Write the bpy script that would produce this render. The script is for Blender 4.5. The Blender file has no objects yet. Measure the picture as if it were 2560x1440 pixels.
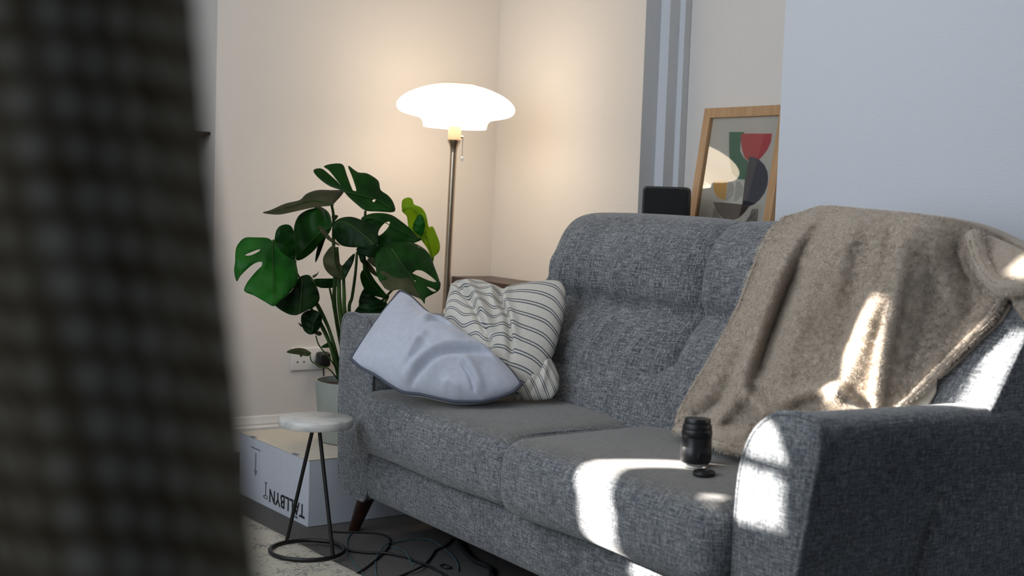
import bpy, bmesh, math, random
from mathutils import Vector, Matrix, noise
from mathutils.geometry import delaunay_2d_cdt
random.seed(7)
col = bpy.context.scene.collection
scn = bpy.context.scene

# ------------------------------------------------------------------ camera frame
FPX = 3338.0
ex = Vector((5120, -60, FPX)).normalized()
ey = Vector((-2180, -320, FPX)); ey -= ex * ex.dot(ey); ey.normalize()
ez = ex.cross(ey)
RW = Matrix((ex, ey, ez))                 # camera (right, down, forward) -> world
CAM = Vector((0, 0, 1.0))
def ray(px, py): return RW @ Vector((px - 1280, py - 720, FPX))
def on(px, py, ax, val):                  # point where the sight line meets an axis plane
    r = ray(px, py); return CAM + r * ((val - CAM[ax]) / r[ax])
def onpl(px, py, p0, n):
    r = ray(px, py); return CAM + r * ((p0 - CAM).dot(n) / r.dot(n))
def at(px, py, d): return CAM + ray(px, py) * (d / FPX)

# ------------------------------------------------------------------ materials
def new_mat(name):
    m = bpy.data.materials.new(name); m.use_nodes = True
    nt = m.node_tree; b = nt.nodes['Principled BSDF']; return m, nt, b
def N(nt, t, **kw):
    n = nt.nodes.new(t)
    for k, v in kw.items(): setattr(n, k, v)
    return n
def L(nt, a, b): nt.links.new(a, b)
def plain(name, c, rough=.5, metal=0, noise_amt=.05, scale=40, bump=0, spec=.5, **kw):
    m, nt, b = new_mat(name)
    tc = N(nt, 'ShaderNodeTexCoord'); nz = N(nt, 'ShaderNodeTexNoise'); nz.inputs['Scale'].default_value = scale
    nz.inputs['Detail'].default_value = 4
    L(nt, tc.outputs['Object'], nz.inputs['Vector'])
    r = N(nt, 'ShaderNodeValToRGB'); L(nt, nz.outputs['Fac'], r.inputs['Fac'])
    r.color_ramp.elements[0].position = .3; r.color_ramp.elements[1].position = .7
    r.color_ramp.elements[0].color = (*[x * (1 - noise_amt) for x in c], 1)
    r.color_ramp.elements[1].color = (*[min(1, x * (1 + noise_amt)) for x in c], 1)
    L(nt, r.outputs['Color'], b.inputs['Base Color'])
    b.inputs['Roughness'].default_value = rough; b.inputs['Metallic'].default_value = metal
    b.inputs['Specular IOR Level'].default_value = spec
    if bump:
        bp = N(nt, 'ShaderNodeBump'); bp.inputs['Strength'].default_value = bump; bp.inputs['Distance'].default_value = .003
        L(nt, nz.outputs['Fac'], bp.inputs['Height']); L(nt, bp.outputs['Normal'], b.inputs['Normal'])
    for k, v in kw.items(): b.inputs[k].default_value = v
    return m
def fabric(name, dark, mid, light, s=1.0, bump=.35, warm=None):
    # woven cloth: long warp and weft threads out of stretched noise over UVs in metres
    m, nt, b = new_mat(name)
    uv = N(nt, 'ShaderNodeUVMap')
    outs = []
    for sx, sy in ((26, 330), (330, 30), (110, 620), (620, 110)):
        mp = N(nt, 'ShaderNodeMapping'); mp.inputs['Scale'].default_value = (sx * s, sy * s, 1)
        L(nt, uv.outputs['UV'], mp.inputs['Vector'])
        nz = N(nt, 'ShaderNodeTexNoise'); nz.inputs['Scale'].default_value = 1; nz.inputs['Detail'].default_value = 3
        nz.inputs['Roughness'].default_value = .6
        L(nt, mp.outputs['Vector'], nz.inputs['Vector']); outs.append(nz.outputs['Fac'])
    def add(a, c, op='ADD', val=None):
        n = N(nt, 'ShaderNodeMath', operation=op); L(nt, a, n.inputs[0])
        if val is None: L(nt, c, n.inputs[1])
        else: n.inputs[1].default_value = val
        return n.outputs[0]
    t = add(add(add(outs[0], outs[1]), add(outs[2], outs[3])), None, 'MULTIPLY', .25)
    big = N(nt, 'ShaderNodeTexNoise'); big.inputs['Scale'].default_value = 5
    L(nt, uv.outputs['UV'], big.inputs['Vector'])
    t2 = add(t, add(add(big.outputs['Fac'], None, 'SUBTRACT', .5), None, 'MULTIPLY', .06))
    r = N(nt, 'ShaderNodeValToRGB'); L(nt, t2, r.inputs['Fac'])
    e = r.color_ramp.elements; e[0].position = .40; e[0].color = (*dark, 1); e[1].position = .61; e[1].color = (*light, 1)
    x = e.new(.49); x.color = (*mid, 1)
    colour = r.outputs['Color']
    if warm:   # warmer, paler nap colour on the upward-facing cloth
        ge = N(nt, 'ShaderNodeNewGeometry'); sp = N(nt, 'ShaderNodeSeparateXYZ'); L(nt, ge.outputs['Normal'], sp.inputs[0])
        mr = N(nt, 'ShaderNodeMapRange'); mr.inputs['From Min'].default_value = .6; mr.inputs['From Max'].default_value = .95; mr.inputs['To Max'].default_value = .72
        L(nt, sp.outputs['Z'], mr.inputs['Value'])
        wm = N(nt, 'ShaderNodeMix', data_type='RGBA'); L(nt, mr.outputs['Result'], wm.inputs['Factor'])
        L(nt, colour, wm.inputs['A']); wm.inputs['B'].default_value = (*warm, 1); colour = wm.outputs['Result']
    L(nt, colour, b.inputs['Base Color'])
    b.inputs['Roughness'].default_value = .95; b.inputs['Specular IOR Level'].default_value = .15
    b.inputs['Sheen Weight'].default_value = .25; b.inputs['Sheen Roughness'].default_value = .5
    bp = N(nt, 'ShaderNodeBump'); bp.inputs['Strength'].default_value = bump; bp.inputs['Distance'].default_value = .003
    L(nt, t, bp.inputs['Height']); L(nt, bp.outputs['Normal'], b.inputs['Normal'])
    return m

M = {}
M['sofa'] = fabric('sofa_fabric', (.024, .029, .039), (.120, .130, .145), (.43, .44, .45), s=1.0, bump=.35)
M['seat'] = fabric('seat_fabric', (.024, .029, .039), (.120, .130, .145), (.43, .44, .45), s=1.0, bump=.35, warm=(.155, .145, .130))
M['wall_cool'] = plain('wall_paint_neutral', (.78, .77, .76), .9, bump=.25, noise_amt=.015, scale=180, spec=.2)
M['wall'] = plain('wall_paint', (.81, .765, .715), .9, bump=.25, noise_amt=.015, scale=180, spec=.2)
M['wall_daylit'] = plain('wall_daylight_tint', (.72, .76, .83), .9, bump=.2, noise_amt=.015, scale=180, spec=.2)  # cool tint of the daylight is put into the wall colour
M['step_shade_grey'] = plain('step_shade_grey', (.60, .615, .63), .9, noise_amt=.02, scale=120, spec=.2)  # shade painted in: greyer tone for step faces turned away from the lamp
M['white_paint'] = plain('white_gloss', (.82, .80, .77), .45, noise_amt=.01)
M['ceil'] = plain('ceiling_paint', (.8, .8, .8), .9)
M['dark_wood'] = plain('dark_wood', (.045, .02, .012), .35, noise_amt=.5, scale=25)
M['leg_wood'] = plain('leg_wood', (.028, .009, .005), .35, noise_amt=.4, scale=30)
M['black_plastic'] = plain('black_plastic', (.008, .008, .009), .45)
M['black_metal'] = plain('black_metal', (.006, .006, .007), .4)
M['nickel'] = plain('nickel', (.50, .40, .30), .26, 1.0, .06, 60)
M['ivory'] = plain('ivory', (.50, .37, .25), .4)
M['pot'] = plain('pot_glaze', (.34, .37, .34), .45)
M['soil'] = plain('soil', (.03, .018, .01), .95, noise_amt=.6, scale=120, bump=1)
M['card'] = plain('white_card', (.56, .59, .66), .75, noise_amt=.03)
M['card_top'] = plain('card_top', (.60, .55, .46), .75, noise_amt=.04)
M['ink'] = plain('ink', (.012, .012, .018), .7)
M['ink_soft'] = plain('ink_soft', (.20, .21, .24), .7)
M['socket'] = plain('socket_plastic', (.85, .83, .8), .35, noise_amt=.01)
M['cable_teal'] = plain('cable_teal', (.05, .12, .14), .6, noise_amt=.5, scale=300)
M['cable_black'] = plain('cable_black', (.006, .008, .010), .6)
M['steel'] = plain('steel', (.75, .75, .75), .2, 1.0)
M['lens_gold'] = plain('lens_band', (.25, .2, .1), .35, .8)
M['oak'] = None

def wood_light():
    m, nt, b = new_mat('oak_frame')
    tc = N(nt, 'ShaderNodeTexCoord'); mp = N(nt, 'ShaderNodeMapping'); mp.inputs['Scale'].default_value = (60, 60, 6)
    L(nt, tc.outputs['Object'], mp.inputs['Vector'])
    nz = N(nt, 'ShaderNodeTexNoise'); nz.inputs['Scale'].default_value = 1; nz.inputs['Detail'].default_value = 6
    L(nt, mp.outputs['Vector'], nz.inputs['Vector'])
    r = N(nt, 'ShaderNodeValToRGB'); L(nt, nz.outputs['Fac'], r.inputs['Fac'])
    r.color_ramp.elements[0].color = (.36, .20, .09, 1); r.color_ramp.elements[1].color = (.62, .40, .22, 1)
    L(nt, r.outputs['Color'], b.inputs['Base Color']); b.inputs['Roughness'].default_value = .5
    return m
M['oak'] = wood_light()

def glow():
    m, nt, b = new_mat('opal_glass_lit')
    b.inputs['Base Color'].default_value = (.9, .88, .84, 1); b.inputs['Roughness'].default_value = .25
    b.inputs['Emission Color'].default_value = (1, .80, .58, 1); b.inputs['Emission Strength'].default_value = 6.3
    return m
M['glow'] = glow()

def glass():
    m, nt, b = new_mat('picture_glass')
    nt.nodes.remove(b)
    out = nt.nodes['Material Output']
    t = N(nt, 'ShaderNodeBsdfTransparent'); g = N(nt, 'ShaderNodeBsdfGlossy'); g.inputs['Roughness'].default_value = .0
    g.inputs['Color'].default_value = (1, 1, 1, 1)
    fr = N(nt, 'ShaderNodeFresnel'); fr.inputs['IOR'].default_value = 1.75
    mx = N(nt, 'ShaderNodeMixShader')
    L(nt, fr.outputs['Fac'], mx.inputs['Fac']); L(nt, t.outputs[0], mx.inputs[1]); L(nt, g.outputs[0], mx.inputs[2])
    L(nt, mx.outputs[0], out.inputs['Surface'])
    return m
M['glass'] = glass()

def marble():
    m, nt, b = new_mat('marble')
    tc = N(nt, 'ShaderNodeTexCoord')
    nz = N(nt, 'ShaderNodeTexNoise'); nz.inputs['Scale'].default_value = 14; nz.inputs['Detail'].default_value = 8; nz.inputs['Distortion'].default_value = 1.2
    L(nt, tc.outputs['Object'], nz.inputs['Vector'])
    r = N(nt, 'ShaderNodeValToRGB'); L(nt, nz.outputs['Fac'], r.inputs['Fac'])
    r.color_ramp.elements[0].position = .35; r.color_ramp.elements[0].color = (.45, .45, .45, 1)
    r.color_ramp.elements[1].position = .52; r.color_ramp.elements[1].color = (.62, .61, .59, 1)
    L(nt, r.outputs['Color'], b.inputs['Base Color']); b.inputs['Roughness'].default_value = .35
    return m
M['marble'] = marble()

def carpet():
    m, nt, b = new_mat('floor_carpet')
    tc = N(nt, 'ShaderNodeTexCoord'); nz = N(nt, 'ShaderNodeTexNoise'); nz.inputs['Scale'].default_value = 220; nz.inputs['Detail'].default_value = 6
    L(nt, tc.outputs['Object'], nz.inputs['Vector'])
    r = N(nt, 'ShaderNodeValToRGB'); L(nt, nz.outputs['Fac'], r.inputs['Fac'])
    r.color_ramp.elements[0].position = .35; r.color_ramp.elements[0].color = (.045, .042, .042, 1)
    r.color_ramp.elements[1].position = .7; r.color_ramp.elements[1].color = (.15, .14, .135, 1)
    L(nt, r.outputs['Color'], b.inputs['Base Color']); b.inputs['Roughness'].default_value = .95
    bp = N(nt, 'ShaderNodeBump'); bp.inputs['Strength'].default_value = .6; bp.inputs['Distance'].default_value = .004
    L(nt, nz.outputs['Fac'], bp.inputs['Height']); L(nt, bp.outputs['Normal'], b.inputs['Normal'])
    return m
M['carpet'] = carpet()
def rugmat():
    m, nt, b = new_mat('rug_wool')
    tc = N(nt, 'ShaderNodeTexCoord')
    nz = N(nt, 'ShaderNodeTexNoise'); nz.inputs['Scale'].default_value = 95; nz.inputs['Detail'].default_value = 9; nz.inputs['Roughness'].default_value = .75
    n2 = N(nt, 'ShaderNodeTexNoise'); n2.inputs['Scale'].default_value = 16; n2.inputs['Detail'].default_value = 3
    L(nt, tc.outputs['Object'], nz.inputs['Vector']); L(nt, tc.outputs['Object'], n2.inputs['Vector'])
    ad = N(nt, 'ShaderNodeMath', operation='MULTIPLY_ADD'); L(nt, n2.outputs['Fac'], ad.inputs[0]); ad.inputs[1].default_value = .45; L(nt, nz.outputs['Fac'], ad.inputs[2])
    r = N(nt, 'ShaderNodeValToRGB'); L(nt, ad.outputs[0], r.inputs['Fac'])
    r.color_ramp.elements[0].position = .62; r.color_ramp.elements[0].color = (.20, .20, .19, 1)
    r.color_ramp.elements[1].position = .70; r.color_ramp.elements[1].color = (.62, .58, .48, 1)
    L(nt, r.outputs['Color'], b.inputs['Base Color']); b.inputs['Roughness'].default_value = .95
    bp = N(nt, 'ShaderNodeBump'); bp.inputs['Strength'].default_value = .8; bp.inputs['Distance'].default_value = .006
    L(nt, nz.outputs['Fac'], bp.inputs['Height']); L(nt, bp.outputs['Normal'], b.inputs['Normal'])
    return m
M['rug'] = rugmat()

def plush(name, c0, c1):
    m, nt, b = new_mat(name)
    uv = N(nt, 'ShaderNodeUVMap')
    mp = N(nt, 'ShaderNodeMapping'); mp.inputs['Scale'].default_value = (1, .55, 1); L(nt, uv.outputs['UV'], mp.inputs['Vector'])
    a = N(nt, 'ShaderNodeTexNoise'); a.inputs['Scale'].default_value = 170; a.inputs['Detail'].default_value = 5; a.inputs['Distortion'].default_value = 1.4
    L(nt, mp.outputs['Vector'], a.inputs['Vector'])
    c = N(nt, 'ShaderNodeTexNoise'); c.inputs['Scale'].default_value = 9; c.inputs['Detail'].default_value = 4; L(nt, uv.outputs['UV'], c.inputs['Vector'])
    mulc = N(nt, 'ShaderNodeMath', operation='MULTIPLY_ADD'); L(nt, c.outputs['Fac'], mulc.inputs[0]); mulc.inputs[1].default_value = .2; L(nt, a.outputs['Fac'], mulc.inputs[2])
    r = N(nt, 'ShaderNodeValToRGB'); L(nt, mulc.outputs[0], r.inputs['Fac'])
    r.color_ramp.elements[0].position = .45; r.color_ramp.elements[0].color = (*c0, 1)
    r.color_ramp.elements[1].position = .9; r.color_ramp.elements[1].color = (*c1, 1)
    L(nt, r.outputs['Color'], b.inputs['Base Color'])
    b.inputs['Roughness'].default_value = 1; b.inputs['Specular IOR Level'].default_value = .05
    b.inputs['Sheen Weight'].default_value = .6; b.inputs['Sheen Roughness'].default_value = .45
    b.inputs['Sheen Tint'].default_value = (.95, .88, .8, 1)
    bp = N(nt, 'ShaderNodeBump'); bp.inputs['Strength'].default_value = .4; bp.inputs['Distance'].default_value = .004
    L(nt, a.outputs['Fac'], bp.inputs['Height']); L(nt, bp.outputs['Normal'], b.inputs['Normal'])
    return m
M['plush'] = plush('blanket_plush', (.42, .36, .30), (.56, .49, .42))
M['pile'] = plain('blanket_pile', (.60, .53, .45), 1, noise_amt=.15, scale=60, spec=.05)
M['satin'] = plain('blanket_label', (.62, .57, .48), .6)

def velvet():
    m = plain('blue_grey_velvet', (.48, .51, .60), .85, noise_amt=.05, scale=70, bump=.15, spec=.1)
    b = m.node_tree.nodes['Principled BSDF']; b.inputs['Sheen Weight'].default_value = .5; b.inputs['Sheen Roughness'].default_value = .4
    return m
M['velvet'] = velvet()
M['piping'] = plain('piping_grey', (.07, .08, .11), .8)

def stripes():
    m, nt, b = new_mat('striped_linen')
    uv = N(nt, 'ShaderNodeUVMap'); sep = N(nt, 'ShaderNodeSeparateXYZ'); L(nt, uv.outputs['UV'], sep.inputs[0])
    def mth(op, a, c=None, v=None):
        n = N(nt, 'ShaderNodeMath', operation=op); L(nt, a, n.inputs[0])
        if c is not None: L(nt, c, n.inputs[1])
        elif v is not None: n.inputs[1].default_value = v
        return n.outputs[0]
    nz = N(nt, 'ShaderNodeTexNoise'); nz.inputs['Scale'].default_value = 3; L(nt, uv.outputs['UV'], nz.inputs['Vector'])
    w = mth('MULTIPLY', mth('SUBTRACT', nz.outputs['Fac'], v=.5), v=.03)
    f = mth('FRACT', mth('MULTIPLY', mth('ADD', sep.outputs['Y'], w), v=10.0))
    d1 = mth('ABSOLUTE', mth('SUBTRACT', f, v=.40)); d2 = mth('ABSOLUTE', mth('SUBTRACT', f, v=.62))
    l1 = mth('LESS_THAN', d1, v=.045); l2 = mth('LESS_THAN', d2, v=.045)
    s = mth('MAXIMUM', l1, l2)
    mx = N(nt, 'ShaderNodeMix', data_type='RGBA'); L(nt, s, mx.inputs['Factor'])
    th = N(nt, 'ShaderNodeTexNoise'); th.inputs['Scale'].default_value = 120; L(nt, uv.outputs['UV'], th.inputs['Vector'])
    rr = N(nt, 'ShaderNodeValToRGB'); L(nt, th.outputs['Fac'], rr.inputs['Fac'])
    rr.color_ramp.elements[0].color = (.50, .48, .44, 1); rr.color_ramp.elements[1].color = (.72, .69, .63, 1)
    L(nt, rr.outputs['Color'], mx.inputs['A']); mx.inputs['B'].default_value = (.10, .115, .135, 1)
    L(nt, mx.outputs['Result'], b.inputs['Base Color']); b.inputs['Roughness'].default_value = .9
    b.inputs['Specular IOR Level'].default_value = .1
    bp = N(nt, 'ShaderNodeBump'); bp.inputs['Strength'].default_value = .25; bp.inputs['Distance'].default_value = .002
    L(nt, th.outputs['Fac'], bp.inputs['Height']); L(nt, bp.outputs['Normal'], b.inputs['Normal'])
    return m
M['stripes'] = stripes()

def leafmat(name, c, c2, rough=.3, trans=0.0):
    m, nt, b = new_mat(name)
    tc = N(nt, 'ShaderNodeTexCoord'); nz = N(nt, 'ShaderNodeTexNoise'); nz.inputs['Scale'].default_value = 12; nz.inputs['Detail'].default_value = 3
    L(nt, tc.outputs['Object'], nz.inputs['Vector'])
    r = N(nt, 'ShaderNodeValToRGB'); L(nt, nz.outputs['Fac'], r.inputs['Fac'])
    r.color_ramp.elements[0].position = .35; r.color_ramp.elements[0].color = (*c, 1)
    r.color_ramp.elements[1].position = .7; r.color_ramp.elements[1].color = (*c2, 1)
    L(nt, r.outputs['Color'], b.inputs['Base Color']); b.inputs['Roughness'].default_value = rough
    b.inputs['Specular IOR Level'].default_value = .12
    if trans:
        tr = N(nt, 'ShaderNodeBsdfTranslucent'); tr.inputs['Color'].default_value = (*[min(1, x * 2.2) for x in c2], 1)
        mx = N(nt, 'ShaderNodeMixShader'); mx.inputs['Fac'].default_value = trans
        L(nt, b.outputs[0], mx.inputs[1]); L(nt, tr.outputs[0], mx.inputs[2]); L(nt, mx.outputs[0], nt.nodes['Material Output'].inputs['Surface'])
    return m
M['leaf'] = leafmat('leaf_green', (.003, .026, .002), (.009, .062, .005), .34, .12)
M['leaf_mid'] = leafmat('leaf_mid_green', (.010, .075, .008), (.02, .16, .014), .28, .15)
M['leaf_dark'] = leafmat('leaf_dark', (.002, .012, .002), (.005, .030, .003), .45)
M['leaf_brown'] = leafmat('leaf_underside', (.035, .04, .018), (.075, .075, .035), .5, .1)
M['leaf_young'] = leafmat('leaf_young', (.16, .34, .012), (.36, .55, .03), .35, .35)
M['stem'] = leafmat('stem_green', (.02, .045, .012), (.05, .10, .02), .5)

def curtainmat():
    m, nt, b = new_mat('curtain_weave')
    uv = N(nt, 'ShaderNodeUVMap')
    mp = N(nt, 'ShaderNodeMapping'); mp.inputs['Scale'].default_value = (1, 1, 1); L(nt, uv.outputs['UV'], mp.inputs['Vector'])
    sep = N(nt, 'ShaderNodeSeparateXYZ'); L(nt, mp.outputs['Vector'], sep.inputs[0])
    def mth(op, a, c=None, v=None):
        n = N(nt, 'ShaderNodeMath', operation=op); L(nt, a, n.inputs[0])
        if c is not None: L(nt, c, n.inputs[1])
        elif v is not None: n.inputs[1].default_value = v
        return n.outputs[0]
    P = 2 * math.pi / .0155
    sx = mth('SINE', mth('MULTIPLY', sep.outputs['X'], v=P)); sy = mth('SINE', mth('MULTIPLY', sep.outputs['Y'], v=P))
    px_ = mth('MULTIPLY_ADD', sx, v=.5); py_ = mth('MULTIPLY_ADD', sy, v=.5)
    for o in (px_, py_): o.node.inputs[2].default_value = .5
    f = mth('MULTIPLY', px_, py_)
    nz = N(nt, 'ShaderNodeTexNoise'); nz.inputs['Scale'].default_value = 35; L(nt, uv.outputs['UV'], nz.inputs['Vector'])
    g = mth('ADD', mth('MULTIPLY', f, v=.8), mth('MULTIPLY', nz.outputs['Fac'], v=.45))
    r = N(nt, 'ShaderNodeValToRGB'); L(nt, g, r.inputs['Fac'])
    r.color_ramp.elements[0].position = .12; r.color_ramp.elements[0].color = (.080, .056, .024, 1)
    r.color_ramp.elements[1].position = .95; r.color_ramp.elements[1].color = (.50, .51, .46, 1)
    L(nt, r.outputs['Color'], b.inputs['Base Color']); b.inputs['Roughness'].default_value = .95
    b.inputs['Specular IOR Level'].default_value = .05
    bp = N(nt, 'ShaderNodeBump'); bp.inputs['Strength'].default_value = .5; bp.inputs['Distance'].default_value = .002
    L(nt, f, bp.inputs['Height']); L(nt, bp.outputs['Normal'], b.inputs['Normal'])
    return m
M['curtain'] = curtainmat()

# ------------------------------------------------------------------ object helpers
def link(o, parent=None):
    col.objects.link(o)
    if parent:
        o.parent = parent
        o.matrix_parent_inverse = parent.matrix_basis.inverted()
    return o
def empty(name, loc, rot=(0, 0, 0)):
    o = bpy.data.objects.new(name, None); o.location = loc; o.rotation_euler = rot; o.empty_display_size = .05
    col.objects.link(o); return o
def tag(o, label=None, cat=None, group=None, kind=None):
    if label: o['label'] = label
    if cat: o['category'] = cat
    if group: o['group'] = group
    if kind: o['kind'] = kind
    return o
def boxuv(me):
    if not me.uv_layers: me.uv_layers.new(name='UVMap')
    uvl = me.uv_layers[0].data
    for p in me.polygons:
        n = p.normal; a = max(range(3), key=lambda i: abs(n[i]))
        for li in p.loop_indices:
            c = me.vertices[me.loops[li].vertex_index].co
            uvl[li].uv = (c.y, c.z) if a == 0 else ((c.x, c.z) if a == 1 else (c.y, c.x))
def obj(name, bm, mat, parent=None, smooth=True, uv='box', kind=None, label=None, sub=0):
    me = bpy.data.meshes.new(name); bmesh.ops.recalc_face_normals(bm, faces=bm.faces) if uv != 'keep' else None
    bm.to_mesh(me); bm.free()
    mats = mat if isinstance(mat, (list, tuple)) else [mat]
    for m_ in mats: me.materials.append(m_)
    for p in me.polygons: p.use_smooth = smooth
    if uv == 'box': boxuv(me)
    o = bpy.data.objects.new(name, me); link(o, parent)
    if smooth and uv != 'keep':
        try: me.set_sharp_from_angle(angle=math.radians(50))
        except Exception: pass
    if sub:
        md = o.modifiers.new('sub', 'SUBSURF'); md.levels = sub; md.render_levels = sub
    if kind: o['kind'] = kind
    if label: o['label'] = label
    return o
def box(bm, x0, x1, y0, y1, z0, z1, bev=0, mi=0):
    vs = [bm.verts.new((x, y, z)) for x in (x0, x1) for y in (y0, y1) for z in (z0, z1)]
    fs = [bm.faces.new([vs[i] for i in q]) for q in ((0, 1, 3, 2), (4, 6, 7, 5), (0, 4, 5, 1), (2, 3, 7, 6), (0, 2, 6, 4), (1, 5, 7, 3))]
    for f in fs: f.material_index = mi
    if bev:
        es = list({e for f in fs for e in f.edges})
        bmesh.ops.bevel(bm, geom=es, offset=bev, segments=3, affect='EDGES', profile=.5)
    return fs
def catmull(pts, n=8, closed=False):
    pts = [Vector(p) for p in pts]; out = []; m = len(pts)
    rng = range(m if closed else m - 1)
    for i in rng:
        g = lambda k: pts[k % m] if closed else pts[max(0, min(m - 1, k))]
        p0, p1, p2, p3 = g(i - 1), g(i), g(i + 1), g(i + 2)
        for k in range(n):
            t = k / n
            out.append(.5 * ((2 * p1) + (p2 - p0) * t + (2 * p0 - 5 * p1 + 4 * p2 - p3) * t * t + (3 * p1 - p0 - 3 * p2 + p3) * t ** 3))
    if not closed: out.append(pts[-1])
    return out
def tube(bm, pts, r, seg=10, closed=False, caps=True, mi=0):
    pts = [Vector(p) for p in pts]; n = len(pts); rings = []
    up = Vector((0, 0, 1)); prev = None
    for i, p in enumerate(pts):
        if closed: d = (pts[(i + 1) % n] - pts[i - 1])
        else: d = pts[min(n - 1, i + 1)] - pts[max(0, i - 1)]
        if d.length < 1e-9: d = Vector((0, 0, 1))
        d.normalize()
        if prev is None:
            a = d.cross(up)
            if a.length < .1: a = d.cross(Vector((1, 0, 0)))
        else: a = prev - d * prev.dot(d)
        a.normalize(); prev = a; b = d.cross(a)
        rr = r[i] if isinstance(r, (list, tuple)) else r
        rings.append([bm.verts.new(p + a * math.cos(t) * rr + b * math.sin(t) * rr) for t in [2 * math.pi * k / seg for k in range(seg)]])
    m = n if closed else n - 1
    for i in range(m):
        A, B = rings[i], rings[(i + 1) % n]
        for k in range(seg):
            f = bm.faces.new((A[k], A[(k + 1) % seg], B[(k + 1) % seg], B[k])); f.material_index = mi
    if caps and not closed:
        bm.faces.new(rings[0][::-1]).material_index = mi; bm.faces.new(rings[-1]).material_index = mi
def lathe(bm, prof, c=(0, 0, 0), seg=48, mi=0, close=True):
    c = Vector(c); rings = []
    for r, z in prof:
        rings.append([bm.verts.new(c + Vector((max(r, 1e-5) * math.cos(2 * math.pi * k / seg), max(r, 1e-5) * math.sin(2 * math.pi * k / seg), z))) for k in range(seg)])
    for A, B in zip(rings, rings[1:]):
        for k in range(seg):
            f = bm.faces.new((A[k], A[(k + 1) % seg], B[(k + 1) % seg], B[k])); f.material_index = mi
    if close:
        bm.faces.new(rings[0][::-1]).material_index = mi; bm.faces.new(rings[-1]).material_index = mi
def rbox(bm, c, size, r, div, deform=None):
    # rounded box out of a subdivided cube; deform acts on centred coordinates in metres
    h = Vector(size) / 2; c = Vector(c); verts = {}
    nx, ny, nz = div
    def key(i, j, k):
        kk = (i, j, k)
        if kk not in verts:
            def ax(a, n, hh, rr):
                t = a / n * 2 - 1
                return math.copysign(abs(t) ** .8, t) * hh
            p = Vector((ax(i, nx, h.x, r), ax(j, ny, h.y, r), ax(k, nz, h.z, r)))
            q = Vector([max(-(h[a] - r), min(h[a] - r, p[a])) for a in range(3)])
            d = p - q
            if d.length > 1e-9: p = q + d.normalized() * r if sum(1 for a in range(3) if abs(d[a]) > 1e-9) > 1 else p
            if deform: p = deform(p, h)
            verts[kk] = bm.verts.new(c + p)
        return verts[kk]
    for i in range(nx):
        for j in range(ny):
            for k in (0, nz): bm.faces.new([key(i, j, k), key(i + 1, j, k), key(i + 1, j + 1, k), key(i, j + 1, k)])
    for i in range(nx):
        for k in range(nz):
            for j in (0, ny): bm.faces.new([key(i, j, k), key(i + 1, j, k), key(i + 1, j, k + 1), key(i, j, k + 1)])
    for j in range(ny):
        for k in range(nz):
            for i in (0, nx): bm.faces.new([key(i, j, k), key(i, j + 1, k), key(i, j + 1, k + 1), key(i, j, k + 1)])
def pdist(x, y, pl):
    best = 1e9; bt = 0; n = len(pl) - 1
    for i in range(n):
        ax, ay = pl[i][:2]; bx, by = pl[i + 1][:2]
        dx, dy = bx - ax, by - ay; l2 = dx * dx + dy * dy or 1
        t = max(0, min(1, ((x - ax) * dx + (y - ay) * dy) / l2))
        d = math.hypot(x - ax - dx * t, y - ay - dy * t)
        if d < best: best = d; bt = (i + t) / n
    return best, bt
def ridges(x, y, rs):
    # rs: (polyline, half width, height) soft folds; they fade out towards both ends
    h = 0
    for pl, w, a in rs:
        d, t = pdist(x, y, pl)
        if d < 3 * w: h += a * math.exp(-(d / w) ** 2) * min(1, 4 * t + .15, 4 * (1 - t) + .15)
    return h
def resamp(pl, t):
    P = [Vector(p) for p in pl]; ls = [0]
    for a, b in zip(P, P[1:]): ls.append(ls[-1] + (b - a).length)
    s = t * ls[-1]
    for i in range(len(P) - 1):
        if s <= ls[i + 1] or i == len(P) - 2:
            k = (s - ls[i]) / max(1e-9, ls[i + 1] - ls[i]); return P[i].lerp(P[i + 1], k)
def coons(top, right, bottom, left, u, v):
    # top and bottom run left to right, left and right run top to bottom
    T, B, Lf, Rt = resamp(top, u), resamp(bottom, u), resamp(left, v), resamp(right, v)
    c00, c10, c01, c11 = Vector(top[0]), Vector(top[-1]), Vector(bottom[0]), Vector(bottom[-1])
    return T * (1 - v) + B * v + Lf * (1 - u) + Rt * u - (c00 * (1 - u) * (1 - v) + c10 * u * (1 - v) + c01 * (1 - u) * v + c11 * u * v)
def sm(pl, n=8): return [(p.x, p.y) for p in catmull([(a, b, 0) for a, b in pl], n)]

# ================================================================== SETTING
YA = 4.65; XP = 2.94; XB = 2.65
def slab(name, b, mat, kind='structure'):
    bm = bmesh.new(); box(bm, *b); return obj(name, bm, mat, smooth=False, kind=kind)
slab('floor', (-.45, 3.3, -1.6, 5.75, -.05, 0), M['carpet'])
slab('ceiling', (-.45, 3.3, -1.6, 5.75, 2.6, 2.65), M['ceil'])
slab('wall_far', (1.74, 3.3, YA, 5.75, 0, 2.6), M['wall'])
slab('wall_recess', (-.45, 1.74, 5.6, 5.75, 0, 2.6), M['wall_daylit'])
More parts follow.
